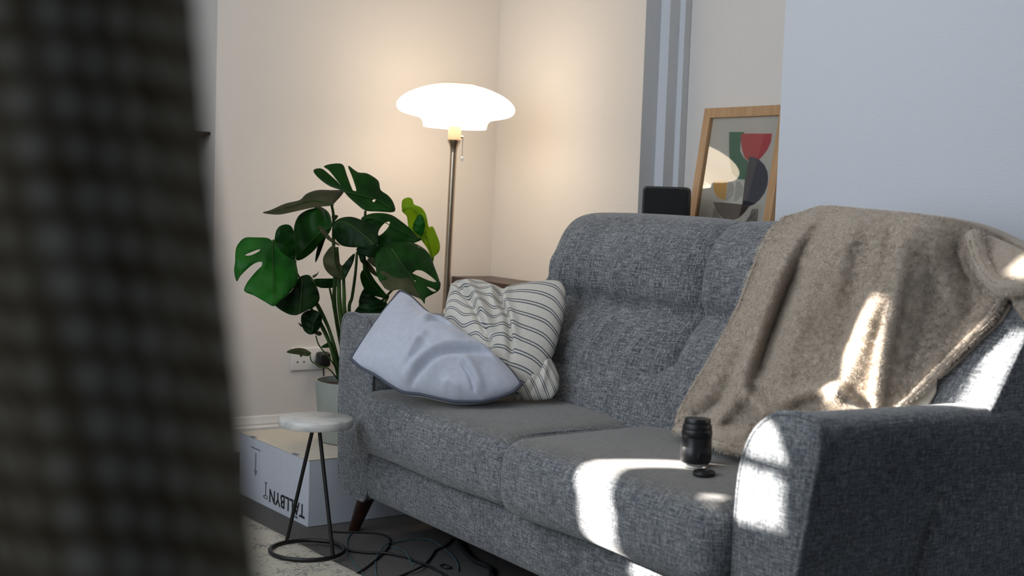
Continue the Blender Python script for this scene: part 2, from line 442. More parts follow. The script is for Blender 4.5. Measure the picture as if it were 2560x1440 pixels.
# stepped corner: every second edge found on the photograph at one height
edges = [1606, 1644, 1666, 1691, 1704, 1719]
Y0 = on(1606, 250, 0, XP).y
pts = [(XP, YA), (XP, Y0)]
x, y = XP, Y0
for i, e in enumerate(edges[1:]):
    r = ray(e, 250)
    if i % 2 == 0: x = CAM.x + r.x * ((y - CAM.y) / r.y)
    else: y = CAM.y + r.y * ((x - CAM.x) / r.x)
    pts.append((x, y))
XA = x; YE = y
bm = bmesh.new()
poly = pts + [(XA, YE - .001), (3.28, YE - .001), (3.28, YA)]
lo = [bm.verts.new((a, b, 0)) for a, b in poly]; hi = [bm.verts.new((a, b, 2.6)) for a, b in poly]
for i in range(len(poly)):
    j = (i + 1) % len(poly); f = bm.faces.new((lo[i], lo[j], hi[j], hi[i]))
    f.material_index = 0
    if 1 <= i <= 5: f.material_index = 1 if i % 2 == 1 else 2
obj('wall_corner_pier', bm, [M['wall'], M['step_shade_grey'], M['wall_daylit']], smooth=False, kind='structure')
slab('wall_alcove', (XA, 3.3, 2.6, YE, 0, 2.6), M['wall_cool'])
YB = on(1951, 272, 0, XB).y
slab('wall_right', (XB, 3.3, -1.6, YB, 0, 2.6), M['wall_daylit'])
# skirting with its moulded steps
def skirt(name, segs):
    prof = [(0, 0), (.018, 0), (.018, .086), (.013, .094), (.013, .100), (.008, .112), (.004, .126), (0, .128)]
    bm = bmesh.new()
    for (x0, y0, x1, y1, nx, ny) in segs:
        ra = [bm.verts.new((x0 + nx * d, y0 + ny * d, z)) for d, z in prof]; rb = [bm.verts.new((x1 + nx * d, y1 + ny * d, z)) for d, z in prof]
        for k in range(len(prof) - 1): bm.faces.new((ra[k], ra[k + 1], rb[k + 1], rb[k]))
        bm.faces.new(ra); bm.faces.new(rb[::-1])
    obj(name, bm, M['white_paint'], smooth=False, kind='structure')
skirt('baseboard_far', [(1.74, YA, XP, YA, 0, -1)])
skirt('baseboard_right', [(XB, -1.6, XB, YB, -1, 0)])
# added blocker wall, unseen on the left: its holes are shaped to cast the sun patches
SUN = Vector((.615, -.788, -.38)).normalized()
XW = -.30
def back(p):
    t = (XW - p[0]) / SUN.x; return (p[1] + SUN.y * t, p[2] + SUN.z * t)
holes = [[(4.60, 1.452), (4.64, 1.455), (4.634, 1.50), (4.636, 1.554), (4.676, 1.607), (4.70, 1.638), (4.712, 1.677), (4.724, 1.706), (4.750, 1.748), (4.715, 1.79), (4.655, 1.765), (4.655, 1.721), (4.640, 1.686), (4.612, 1.653), (4.560, 1.606), (4.526, 1.555), (4.526, 1.50), (4.56, 1.472)],
         [(4.196, 1.764), (4.295, 1.764), (4.285, 1.82), (4.23, 1.825)],
         [(4.196, 1.645), (4.32, 1.635), (4.32, 1.734), (4.198, 1.734)],
         [(4.345, 1.650), (4.375, 1.655), (4.395, 1.672), (4.375, 1.685), (4.350, 1.675)]]
def gap(pts): holes.append([back(p) for p in pts])
def gapr(X, y0, y1, z0, z1): gap([(X, y0, z0), (X, y1, z0), (X, y1, z1), (X, y0, z1)])
holes.append([(4.96, 2.30), (4.935, 2.30), (4.912, 2.244), (4.865, 2.165), (4.82, 2.09), (4.775, 2.03), (4.90, 2.015), (4.87, 2.06), (4.885, 2.10), (4.955, 2.165), (4.958, 2.21)])
holes.append([(4.66, 2.05), (4.752, 2.05), (4.795, 2.115), (4.84, 2.195), (4.885, 2.27), (4.89, 2.33), (4.85, 2.33), (4.79, 2.21)])
holes.append([(4.85, 2.435), (4.92, 2.45), (4.94, 2.50), (4.85, 2.50)])
def wall_with_gaps(name, y0, y1, z0, z1):
    P = [(y0, z0), (y1, z0), (y1, z1), (y0, z1)]; E = [(0, 1), (1, 2), (2, 3), (3, 0)]
    for h in holes:
        b = len(P); P += h; E += [(b + i, b + (i + 1) % len(h)) for i in range(len(h))]
    vs, es, fs, *_ = delaunay_2d_cdt([Vector(p) for p in P], E, [], 1, 1e-6)
    def inside(p, poly):
        c = False; n = len(poly)
        for i in range(n):
            (ax, ay), (bx, by) = poly[i], poly[(i + 1) % n]
            if (ay > p[1]) != (by > p[1]) and p[0] < (bx - ax) * (p[1] - ay) / (by - ay) + ax: c = not c
        return c
    bm = bmesh.new(); V = [bm.verts.new((XW, p.x, p.y)) for p in vs]
    for f in fs:
        cx = sum(vs[i].x for i in f) / len(f); cy = sum(vs[i].y for i in f) / len(f)
        if any(inside((cx, cy), h) for h in holes): continue
        bm.faces.new([V[i] for i in f])
    return obj(name, bm, M['wall'], smooth=False, kind='structure')
wall_with_gaps('sun_gobo_wall', -1.6, 5.6, 0, 2.6)
# mantel shelf end at the left edge of the wall
bm = bmesh.new()
prof = [(0, 0), (.020, .004), (.030, .016), (.055, .022), (.055, .030), (0, .030)]
m0 = on(540, 332, 1, 4.70)
va = [bm.verts.new((m0.x - .075 + d * 1.3, 4.70, m0.z - .028 + z)) for d, z in prof]; vb = [bm.verts.new((m0.x - .075 + d * 1.3, 5.6, m0.z - .028 + z)) for d, z in prof]
va += [bm.verts.new((m0.x - .5, 4.70, m0.z + .002)), bm.verts.new((m0.x - .5, 4.70, m0.z - .028))]
vb += [bm.verts.new((m0.x - .5, 5.6, m0.z + .002)), bm.verts.new((m0.x - .5, 5.6, m0.z - .028))]
n_ = len(va); bm.faces.new(va); bm.faces.new(vb[::-1])
for i in range(n_): bm.faces.new((va[i], va[(i + 1) % n_], vb[(i + 1) % n_], vb[i]))
tag(obj('mantel_shelf', bm, M['dark_wood'], smooth=False), 'dark wooden mantel shelf end poking out beside the cream wall edge at left', 'shelf')

# rug
bm = bmesh.new()
ra = on(630, 1293, 2, .008); rb_ = on(905, 1432, 2, .008); d = (rb_ - ra).normalized(); nrm = Vector((-d.y, d.x, 0))
if nrm.x > 0: nrm = -nrm
A = ra - d * .12; B = rb_ + d * 1.1
q = [A, B, B + nrm * 1.1, A + nrm * 1.1]
nn = 60; G = [[None] * (nn + 1) for _ in range(nn + 1)]
for i in range(nn + 1):
    for j in range(nn + 1):
        p = q[0].lerp(q[1], i / nn).lerp(q[3].lerp(q[2], i / nn), j / nn)
        e = min(i, j, nn - i, nn - j)
        G[i][j] = bm.verts.new((p.x + .004 * noise.noise(p * 20), p.y + .004 * noise.noise(p * 23), .001 if e == 0 else .010 + .0015 * noise.noise(p * 60)))
for i in range(nn):
    for j in range(nn): bm.faces.new((G[i][j], G[i + 1][j], G[i + 1][j + 1], G[i][j + 1]))
tag(obj('rug', bm, M['rug']), 'cream wool rug with grey flecks under the marble-topped stool', 'rug')

# ================================================================== SOFA
sofa = tag(empty('sofa', (2.1, 2.5, 0)), 'grey blue woven fabric two seater sofa with dark wooden legs against the wall', 'sofa')
F = M['sofa']
bm = bmesh.new()
def dbase(p, h):
    p = p.copy()
    if p.x < 0: p.x -= .012 * math.cos(p.z / h.z * 1.4)
    return p
rbox(bm, (2.09, 2.53, .20), (.79, 1.56, .145), .02, (10, 40, 8), dbase)
obj('base', bm, F, sofa)
# arms: cross-sections (Y, Z) swept along X with the front edge rounded
def arm(name, sec, x0, x1, cy):
    S = [(p.x, p.y) for p in catmull([(a, b, 0) for a, b in sec], 5, True)]
    bm = bmesh.new(); rings = []
    xs = [(x0 + .0, .955), (x0 + .003, .985), (x0 + .010, 1.0)] + [(x0 + .010 + (x1 - x0 - .01) * k / 12, 1.0) for k in range(1, 13)]
    cz = .38
    for X, s in xs:
        t = (X - x0) / (x1 - x0)
        rings.append([bm.verts.new((X + (.03 if X < x0 + .05 else .02) * 0 + .02 * max(0, (.35 - z)) * (1 - t), cy + (y - cy) * s, cz + (z - cz) * (1 - (1 - s) * .45) - .012 * t * (z > .5))) for y, z in S])
    n = len(S)
    for A_, B_ in zip(rings, rings[1:]):
        for k in range(n): bm.faces.new((A_[k], A_[(k + 1) % n], B_[(k + 1) % n], B_[k]))
    # front panel filled in rings so the UVs and shading stay even
    prev = rings[0]
    for s in (.8, .5, .2):
        cur = [bm.verts.new(((v.co.x - .004 * (1 - s)), cy + (v.co.y - cy) * s, cz + (v.co.z - cz) * s)) for v in rings[0]]
        for k in range(n): bm.faces.new((prev[(k + 1) % n], prev[k], cur[k], cur[(k + 1) % n]))
        prev = cur
    bm.faces.new(prev)
    bm.faces.new(rings[-1][::-1])
    o = obj(name, bm, F, sofa)
    pm = bmesh.new()
    tube(pm, [v for v in [Vector((x0 + .004 + .02 * max(0, (.35 - z)), cy + (y - cy) * .992, cz + (z - cz) * .998)) for y, z in S]], .0055, 8, closed=True)
    obj('piping', pm, M['sofa'], o)
    return o
arm('armrest', [(1.655, .13), (1.64, .25), (1.628, .35), (1.607, .48), (1.590, .585), (1.600, .622), (1.640, .632), (1.70, .622), (1.748, .585), (1.775, .53), (1.786, .45), (1.788, .30), (1.785, .14), (1.75, .125), (1.69, .122)], 1.675, 2.30, 1.70)
arm('armrest', [(3.448, .15), (3.458, .25), (3.460, .40), (3.458, .52), (3.452, .60), (3.43, .632), (3.37, .640), (3.31, .632), (3.275, .60), (3.262, .54), (3.262, .40), (3.272, .24), (3.29, .13), (3.35, .122), (3.42, .125)], 1.68, 2.30, 3.36)
# back frame: leaning slab across the whole width, its ends are the wings over the arms
bm = bmesh.new()
prof = catmull([(2.10, .585, 0), (2.145, .62, 0), (2.20, .70, 0), (2.26, .79, 0), (2.315, .875, 0), (2.37, .915, 0), (2.44, .925, 0), (2.51, .90, 0), (2.54, .80, 0), (2.545, .60, 0), (2.54, .35, 0), (2.50, .14, 0), (2.2, .125, 0), (2.02, .125, 0), (2.0, .35, 0), (2.04, .52, 0)], 5, True)
yl = [1.600, 1.603, 1.615, 1.64] + [1.64 + k * (3.42 - 1.64) / 40 for k in range(1, 41)] + [3.445, 3.456, 3.459]
sc = [.975, .992, 1, 1] + [1] * 40 + [1, .992, .975]
rings = []
for y_, s in zip(yl, sc): rings.append([bm.verts.new((2.3 + (p.x - 2.3) * s, y_ + (.03 * max(0, .6 - p.y) if y_ < 1.7 else 0), .5 + (p.y - .5) * s)) for p in prof])
n = len(prof)
for rg in rings:
    for v_ in rg:
        k_ = max(0, min(1, (v_.co.z - .58) / .17)); k_ = k_ * k_ * (3 - 2 * k_)
        if v_.co.y > 2.6: v_.co.y = 2.6 + (v_.co.y - 2.6) * (1 - .27 * k_)
for A_, B_ in zip(rings, rings[1:]):
    for k in range(n): bm.faces.new((A_[k], A_[(k + 1) % n], B_[(k + 1) % n], B_[k]))
bm.faces.new(rings[0][::-1]); bm.faces.new(rings[-1])
obj('back_frame', bm, F, sofa)
# seat cushions
def seat(y0, y1, x0, ztop, zbot, seed, seamdir):
    bm = bmesh.new(); w = y1 - y0; X1 = 2.22; H_ = ztop - zbot
    def df(p, h):
        p = p.copy(); u = p.y / h.y; xx = p.x / h.x
        crown = (1 - u ** 4) * (1 - xx ** 4)
        if p.z > 0: p.z += .016 * crown
        # the cloth bellies out at the front and sides
        b = math.cos(max(-1, min(1, p.z / h.z)) * 1.45)
        if xx < -.8: p.x -= .014 * b * (1 - .5 * abs(u))
        if abs(u) > .85: p.y += .010 * b * (1 if u > 0 else -1)
        q = Vector((p.x * 3 + seed, p.y * 3, p.z * 3))
        p += Vector((noise.noise(q), 0, noise.noise(q + Vector((5, 5, 5))))) * .006
        return p
    rbox(bm, ((x0 + X1) / 2, (y0 + y1) / 2, (ztop + zbot) / 2), (X1 - x0, w, H_), .045, (24, 40, 16), df)
    o = obj('seat_cushion', bm, M['seat'], sofa)
    return o
c1 = seat(2.525, 3.292, 1.648, .437, .262, 1, 1)
c2 = seat(1.800, 2.515, 1.628, .442, .268, 9, -1)
def seam(parent, y_, x0, zt, zb, sgn):
    bm = bmesh.new()
    P = [(2.0, y_, zt - .012), (x0 + .09, y_, zt - .010), (x0 + .03, y_, zt - .030), (x0 + .004, y_, zt - .07), (x0 - .002, y_, zt - .11), (x0 + .012, y_, zb + .03), (x0 + .06, y_, zb + .008)]
    tube(bm, catmull(P, 6), .0035, 6)
    obj('piping', bm, M['sofa'], parent)
seam(c2, 1.832, 1.640, .448, .268, 1); seam(c1, 2.548, 1.648, .445, .262, 1)
# back cushions: a profile in X, Z swept along Y and closed at both ends
BCP = [(2.10, .40), (2.075, .45), (2.068, .52), (2.085, .60), (2.125, .665), (2.168, .705), (2.172, .722), (2.158, .750), (2.158, .79), (2.175, .85), (2.21, .905), (2.262, .938), (2.33, .945), (2.40, .92), (2.42, .85), (2.41, .70), (2.37, .55), (2.32, .42), (2.2, .39)]
def backc(y0, y1, pl, sgn):
    prof = catmull([(a, b, 0) for a, b in BCP], 7, True); n = len(prof)
    bm = bmesh.new(); rings = []; K = 90; cy = (y0 + y1) / 2; hw = (y1 - y0) / 2
    for k in range(K + 1):
        a = -math.pi / 2 + math.pi * k / K
        t = math.sin(a); t = math.copysign(1 - (1 - abs(t)) ** .75, t)
        s = max(.0, 1 - abs(t) ** 14) ** (1 / 3.0)
        ring = []
        for p in prof:
            X, Z = p.x, p.y
            cx = 2.27; cz = .66
            X = cx + (X - cx) * (.35 + .65 * s) - 0; Z = cz + (Z - cz) * (.92 + .08 * s)
            front = 1 if p.x < 2.24 else 0
            Y = cy + hw * t
            if front:
                X -= .018 * (1 - t * t) * math.exp(-((Z - .58) / .13) ** 2) + .012 * (1 - t * t) * math.exp(-((Z - .83) / .09) ** 2)
                X -= ridges(Y, Z, pl)
                X += .004 * noise.noise(Vector((Y * 6, Z * 6, sgn)))
            else: Z += .006 * (1 - t * t)
            ring.append(bm.verts.new((X, Y, Z)))
        rings.append(ring)
    for A_, B_ in zip(rings, rings[1:]):
        for k in range(n): bm.faces.new((A_[k], A_[(k + 1) % n], B_[(k + 1) % n], B_[k]))
    bm.faces.new(rings[0][::-1]); bm.faces.new(rings[-1])
    return obj('back_cushion', bm, F, sofa)
# vertical tucks pulled out of the crease
tucks = []
for yy, dz, a in ((3.12, .11, .006), (3.04, .16, .008), (2.97, .10, .006), (2.90, .13, .007), (2.80, .09, .005), (2.72, .12, .006), (2.63, .08, .005)):
    tucks.append(([(yy, .725), (yy - .012, .725 + dz)], .013, a * 1.9))
for yy, dz, a in ((3.14, .20, .007), (3.06, .24, .009), (2.98, .14, .007), (2.86, .10, .006), (2.76, .16, .006), (2.66, .12, .006), (2.60, .20, .005)):
    tucks.append(([(yy, .70), (yy + .035, .70 - dz)], .014, a * 1.9))
backc(2.475, 3.13, tucks, 1)
backc(1.80, 2.49, [([(2.3, .725), (2.29, .86)], .012, .006)], 5)
# legs
def leg(pt, pb, r0=.026, r1=.015):
    bm = bmesh.new(); tube(bm, [pt, Vector(pt).lerp(Vector(pb), .5), pb], [r0, (r0 + r1) / 2, r1], 20); obj('leg', bm, M['leg_wood'], sofa)
leg((1.745, 3.375, .135), (1.728, 3.437, 0)); leg((1.745, 1.70, .135), (1.725, 1.63, 0)); leg((2.44, 3.37, .135), (2.48, 3.42, 0)); leg((2.44, 1.70, .135), (2.48, 1.63, 0))

# ================================================================== THROW
ff = [(.44, 2.060), (.52, 2.050), (.60, 2.066), (.66, 2.088), (.72, 2.115), (.80, 2.135), (.86, 2.153), (.92, 2.190), (.95, 2.225), (1.0, 2.33), (1.1, 2.6)]
def fz(z):
    if z <= ff[0][0]: return ff[0][1]
    for (a, b), (c, d_) in zip(ff, ff[1:]):
        if z <= c: return b + (d_ - b) * (z - a) / (c - a)
    return 2.6
wf = [(.585, 2.10), (.62, 2.145), (.70, 2.20), (.79, 2.26), (.875, 2.315), (.94, 2.37), (1.0, 2.42), (1.1, 2.6)]
def wz(z):
    if z <= .585: return 2.10
    for (a, b), (c, d_) in zip(wf, wf[1:]):
        if z <= c: return b + (d_ - b) * (z - a) / (c - a)
    return 2.6
def front(z, y):
    k = max(0, min(1, (1.86 - y) / .14)); k = k * k * (3 - 2 * k)
    return fz(z) * (1 - k) + wz(z) * k
def drape(px, py, off):
    r = ray(px, py) / FPX
    def Fn(t):
        p = CAM + r * t; a = front(p.z, p.y) - off - p.x; b = p.z - (.458 + off); k = .05
        h = max(k - abs(a - b), 0) / k
        return min(a, b) - h * h * k * .25
    t = 1.6; 
    while Fn(t) > 0 and t < 4.5: t += .02
    lo_, hi_ = t - .02, t
    for _ in range(14):
        m_ = (lo_ + hi_) / 2
        if Fn(m_) > 0: lo_ = m_
        else: hi_ = m_
    return CAM + r * hi_
throw_root = tag(empty('throw_blanket', (2.2, 2.0, .46)), 'beige plush fleece throw draped over the right half of the sofa back', 'blanket')
bt_ = sm([(1965, 543), (2010, 530), (2060, 517), (2150, 524), (2280, 536), (2380, 550), (2450, 568), (2520, 600), (2600, 645)])
bl_ = sm([(1965, 543), (1920, 590), (1880, 680), (1850, 760), (1815, 830), (1775, 900), (1735, 965), (1700, 1030), (1688, 1075)])
br_ = sm([(2600, 645), (2570, 700), (2515, 735), (2470, 800), (2400, 870), (2330, 940), (2270, 1000), (2215, 1060), (2150, 1120)])
bb_ = sm([(1688, 1075), (1730, 1088), (1790, 1112), (1850, 1130), (1920, 1145), (2000, 1150), (2080, 1140), (2150, 1120)])
TR = [
    (sm([(2060, 518), (2010, 570), (1965, 650), (1930, 740), (1890, 850), (1860, 930), (1845, 985), (1790, 1050), (1770, 1085)]), 20, 0.0320),
    (sm([(1960, 590), (1915, 700), (1860, 830), (1800, 930), (1760, 1000), (1715, 1060)]), 26, 0.0160),
    (sm([(2010, 650), (1960, 760), (1920, 880), (1900, 960)]), 26, -0.0224),
    (sm([(2100, 560), (2060, 660), (2000, 800), (1965, 900), (1950, 1000), (1935, 1060)]), 30, 0.0160),
    (sm([(2260, 620), (2240, 740), (2215, 850), (2195, 960), (2185, 1060)]), 16, 0.0224),
    (sm([(2330, 640), (2330, 740), (2290, 860), (2250, 960)]), 30, -0.0160),
    (sm([(2160, 600), (2150, 700), (2110, 820), (2060, 950)]), 34, -0.0128),
    (sm([(2190, 740), (2150, 850), (2110, 950), (2060, 1010)]), 26, 0.0160),
    (sm([(1950, 1010), (2000, 985), (2060, 975), (2110, 1000)]), 16, 0.0224),
    (sm([(2060, 950), (2100, 985), (2150, 1030), (2200, 1050)]), 16, 0.0192),
    (sm([(1850, 985), (1890, 1010), (1920, 1050)]), 16, 0.0224),
    (sm([(1780, 1085), (1830, 1090), (1880, 1085)]), 20, 0.0160),
    (sm([(1720, 1040), (1780, 1020), (1830, 1000)]), 20, -0.0160),
    (sm([(2430, 590), (2440, 650), (2470, 700)]), 18, 0.0320),
    (sm([(2390, 600), (2395, 660), (2430, 720)]), 14, -0.0192),
    (sm([(2350, 580), (2340, 640), (2380, 740), (2400, 800)]), 24, 0.0160),
    (sm([(2150, 545), (2120, 600), (2090, 700), (2040, 800)]), 26, .014),
    (sm([(2230, 560), (2215, 640), (2200, 720)]), 18, -.012),
    (sm([(1905, 640), (1875, 720), (1840, 800)]), 16, -.012),
    (sm([(2500, 730), (2430, 820), (2350, 900), (2260, 1000)]), 18, 0.0160),
]
NU, NV, NB = 170, 190, 26
def blanket_pt(u, v):
    c = coons(bt_, br_, bb_, bl_, u, v)
    h = ridges(c.x, c.y, TR) + .004 * noise.noise(Vector((c.x * .012, c.y * .012, 3)))
    edge = min(u, 1 - u, 1 - v) * 12
    return drape(c.x, c.y, .024 + max(-.018, h) * (1 if edge > 1 else .5 + .5 * edge))
grid = [[blanket_pt(i / NU, j / NV) for i in range(NU + 1)] for j in range(NV + 1)]
backrows = []
for k in range(NB, 0, -1):
    a = k / NB * 2.3; row = []
    for i in range(NU + 1):
        p0 = grid[0][i]; b_ = min(a, 1.57); e_ = max(0, a - 1.57)
        row.append(Vector((p0.x + .12 * math.sin(b_) + .03 * e_, p0.y + .01 * a, p0.z + .004 * math.sin(b_ * 2) - .07 * (1 - math.cos(b_)) - .32 * e_)))
    backrows.append(row)
def sheet(name, rows, mat, parent, uvs=(.95, .85), thick=0, hide=None):
    bm = bmesh.new(); lay = bm.loops.layers.uv.new('UVMap')
    V = [[bm.verts.new(p) for p in r] for r in rows]; nj = len(V) - 1; ni = len(V[0]) - 1
    for j in range(nj):
        for i in range(ni):
            f = bm.faces.new((V[j][i], V[j + 1][i], V[j + 1][i + 1], V[j][i + 1]))
            for lp, (a, b) in zip(f.loops, ((i, j), (i, j + 1), (i + 1, j + 1), (i + 1, j))):
                lp[lay].uv = (a / ni * uvs[0], -b / nj * uvs[1])
    o = obj(name, bm, mat, parent, uv='keep')
    if thick:
        md = o.modifiers.new('thick', 'SOLIDIFY'); md.thickness = thick; md.offset = 0
    return o
sheet('fleece', backrows + grid, M['plush'], throw_root, thick=.006)
def fuzz(name, rows, per, ln, mat, parent, sgn=1, jit=1.0, rs=3):
    rnd = random.Random(rs); V = []; Fc = []
    for j in range(len(rows) - 1):
        for i in range(len(rows[0]) - 1):
            a, b, c, d = rows[j][i], rows[j][i + 1], rows[j + 1][i + 1], rows[j + 1][i]
            n = (b - a).cross(d - a)
            if n.length < 1e-12: continue
            n.normalize()
            if n.dot(CAM - a) < 0: n = -n
            for _ in range(per):
                u, v = rnd.random(), rnd.random()
                p = a.lerp(b, u).lerp(d.lerp(c, u), v)
                cl = noise.noise_vector(p * 95)
                dr = (n * .8 + cl * .55 + Vector((0, 0, -.35)) + Vector((rnd.uniform(-1, 1), rnd.uniform(-1, 1), rnd.uniform(-1, 1))) * .35 * jit).normalized()
                l = ln * rnd.uniform(.6, 1.25)
                w = dr.cross(Vector((rnd.uniform(-1, 1), rnd.uniform(-1, 1), rnd.uniform(-1, 1)))).normalized() * .0007
                k = len(V); V += [p - w, p + w, p + dr * l]; Fc.append((k, k + 1, k + 2))
    me = bpy.data.meshes.new(name); me.from_pydata([tuple(v) for v in V], [], Fc); me.materials.append(mat)
    o = bpy.data.objects.new(name, me); link(o, parent); o['kind'] = 'stuff'; return o
fuzz('fleece_pile', grid, 9, .0068, M['pile'], throw_root)
def hem(path, r, name='hem'):
    bm = bmesh.new()
    P = catmull(path, 3)
    rr = [r * (1 + .18 * noise.noise(p * 45)) for p in P]
    tube(bm, P, rr, 12)
    o = obj(name, bm, M['plush'], throw_root)
    rows = []
    for k in range(13):
        a = 2 * math.pi * k / 12
        rows.append([])
    pr = []
    for i, p in enumerate(P):
        d = (P[min(len(P) - 1, i + 1)] - P[max(0, i - 1)]).normalized(); x_ = d.cross(Vector((0, 0, 1))).normalized(); y_ = d.cross(x_)
        for k in range(13):
            a = 2 * math.pi * k / 12; rows[k].append(p + (x_ * math.cos(a) + y_ * math.sin(a)) * r)
    rnd = random.Random(4); V = []; Fc = []
    for i, p in enumerate(P[:-1]):
        for _ in range(int(26 * r / .008)):
            k = rnd.randrange(12); q = rows[k][i].lerp(rows[k][i + 1], rnd.random()); n = (q - p).normalized()
            dr = (n + noise.noise_vector(q * 50) * 1.0).normalized(); w = dr.cross(Vector((rnd.uniform(-1, 1), .3, rnd.uniform(-1, 1)))).normalized() * .0007
            m = len(V); V += [q - w, q + w, q + dr * .008]; Fc.append((m, m + 1, m + 2))
    me = bpy.data.meshes.new('hem_pile'); me.from_pydata([tuple(v) for v in V], [], Fc); me.materials.append(M['pile'])
    h = bpy.data.objects.new('hem_pile', me); link(h, o); h['kind'] = 'stuff'
    return o
hem([grid[j][NU] for j in range(8, NV + 1, 5)], .009)
hem([grid[NV][i] for i in range(0, NU + 1, 6)], .009)
hem([grid[j][0] for j in range(0, NV + 1, 6)], .005)
# the folded over flap at the right: a thick rolled lip plus the layer under it
def dp(x, y, off): return drape(x, y, off)
# second layer peeping out below the hem
def patch(name, top, right, bot, left, off, mat, n=24, fz_=True):
    rows = [[dp(*(coons(top, right, bot, left, i / n, j / n)[:2]), off) for i in range(n + 1)] for j in range(n + 1)]
    o = sheet(name, rows, mat, throw_root, (.2, .2), thick=.008)
    if fz_: 
        f = fuzz('under_layer_pile', rows, 8, .007, M['pile'], throw_root)
    return rows
def bz(a, b): return [Vector((*a, 0)), Vector((*b, 0))]
def V2(l): return [Vector((*p, 0)) for p in l]
patch('under_layer', V2([(2490, 745), (2530, 765)]), V2([(2530, 765), (2505, 805), (2455, 850), (2405, 900), (2350, 945)]), V2([(2320, 945), (2350, 945)]), V2([(2490, 745), (2440, 800), (2380, 880), (2320, 945)]), .002, M['plush'])
patch('care_flap', V2([(2318, 935), (2342, 945)]), V2([(2342, 945), (2340, 980), (2318, 1020), (2290, 1055)]), V2([(2235, 1055), (2290, 1055)]), V2([(2318, 935), (2290, 975), (2262, 1010), (2235, 1055)]), .004, M['satin'], fz_=False)

# ================================================================== CUSHIONS
def pillow(name, top, right, bottom, left, p0, n, thick, rs, mat, parent, NN=90, uvs=(1, 1), uvfn=None, pipe=None):
    p0 = Vector(p0); n = Vector(n).normalized()
    if n.dot(CAM - p0) < 0: n = -n
    bm = bmesh.new(); lay = bm.loops.layers.uv.new('UVMap'); S = {}
    def base(u, v):
        c = coons(top, right, bottom, left, u, v); return c, onpl(c.x, c.y, p0, n)
    rimpts = []
    for side in (1, -1):
        for j in range(NN + 1):
            for i in range(NN + 1):
                u, v = i / NN, j / NN
                if side == -1 and (i in (0, NN) or j in (0, NN)): S[(i, j, -1)] = S[(i, j, 1)]; continue
                c, p = base(u, v); U, W = 2 * u - 1, 2 * v - 1
                t = (max(0, (1 - U * U)) ** .55) * (max(0, (1 - W * W)) ** .55)
                if side == 1:
                    d = thick * t * .55 + ridges(c.x, c.y, rs) * min(1, t * 2.5) + .004 * noise.noise(Vector((c.x * .02, c.y * .02, 1))) * t
                else: d = -thick * t * .45
                S[(i, j, side)] = bm.verts.new(p + n * d)
    for side in (1, -1):
        for j in range(NN):
            for i in range(NN):
                q = [(i, j), (i, j + 1), (i + 1, j + 1), (i + 1, j)]
                if side == -1: q = q[::-1]
                try: f = bm.faces.new([S[(a, b, side)] for a, b in q])
                except ValueError: continue
                for lp, (a, b) in zip(f.loops, q):
                    U_, V_ = a / NN, b / NN
                    if uvfn: U_, V_ = uvfn(U_, V_)
                    lp[lay].uv = (U_ * uvs[0], V_ * uvs[1])
    rim = [S[(i, 0, 1)].co.copy() for i in range(0, NN, 2)] + [S[(NN, j, 1)].co.copy() for j in range(0, NN, 2)] + [S[(i, NN, 1)].co.copy() for i in range(NN, 0, -2)] + [S[(0, j, 1)].co.copy() for j in range(NN, 0, -2)]
    o = obj(name, bm, mat, parent, uv='keep')
    if pipe:
        pm = bmesh.new(); tube(pm, rim, .0048, 8, closed=True); obj('piping', pm, pipe, o)
    return o

patch('folded_flap', V2([(2436, 588), (2480, 592), (2540, 618), (2620, 660)]), V2([(2620, 660), (2630, 700)]), V2([(2472, 692), (2500, 722), (2545, 716), (2630, 700)]), V2([(2436, 588), (2444, 620), (2455, 655), (2472, 692)]), .062, M['plush'])
hem([dp(2436, 586, .045), dp(2444, 622, .058), dp(2456, 660, .062), dp(2476, 696, .062), dp(2505, 720, .062), dp(2550, 714, .062), dp(2630, 696, .062)], .019)
patch('hanging_corner', V2([(2530, 735), (2640, 735)]), V2([(2640, 735), (2640, 830)]), V2([(2560, 800), (2600, 822), (2640, 830)]), V2([(2530, 735), (2535, 765), (2560, 800)]), .03, M['plush'])

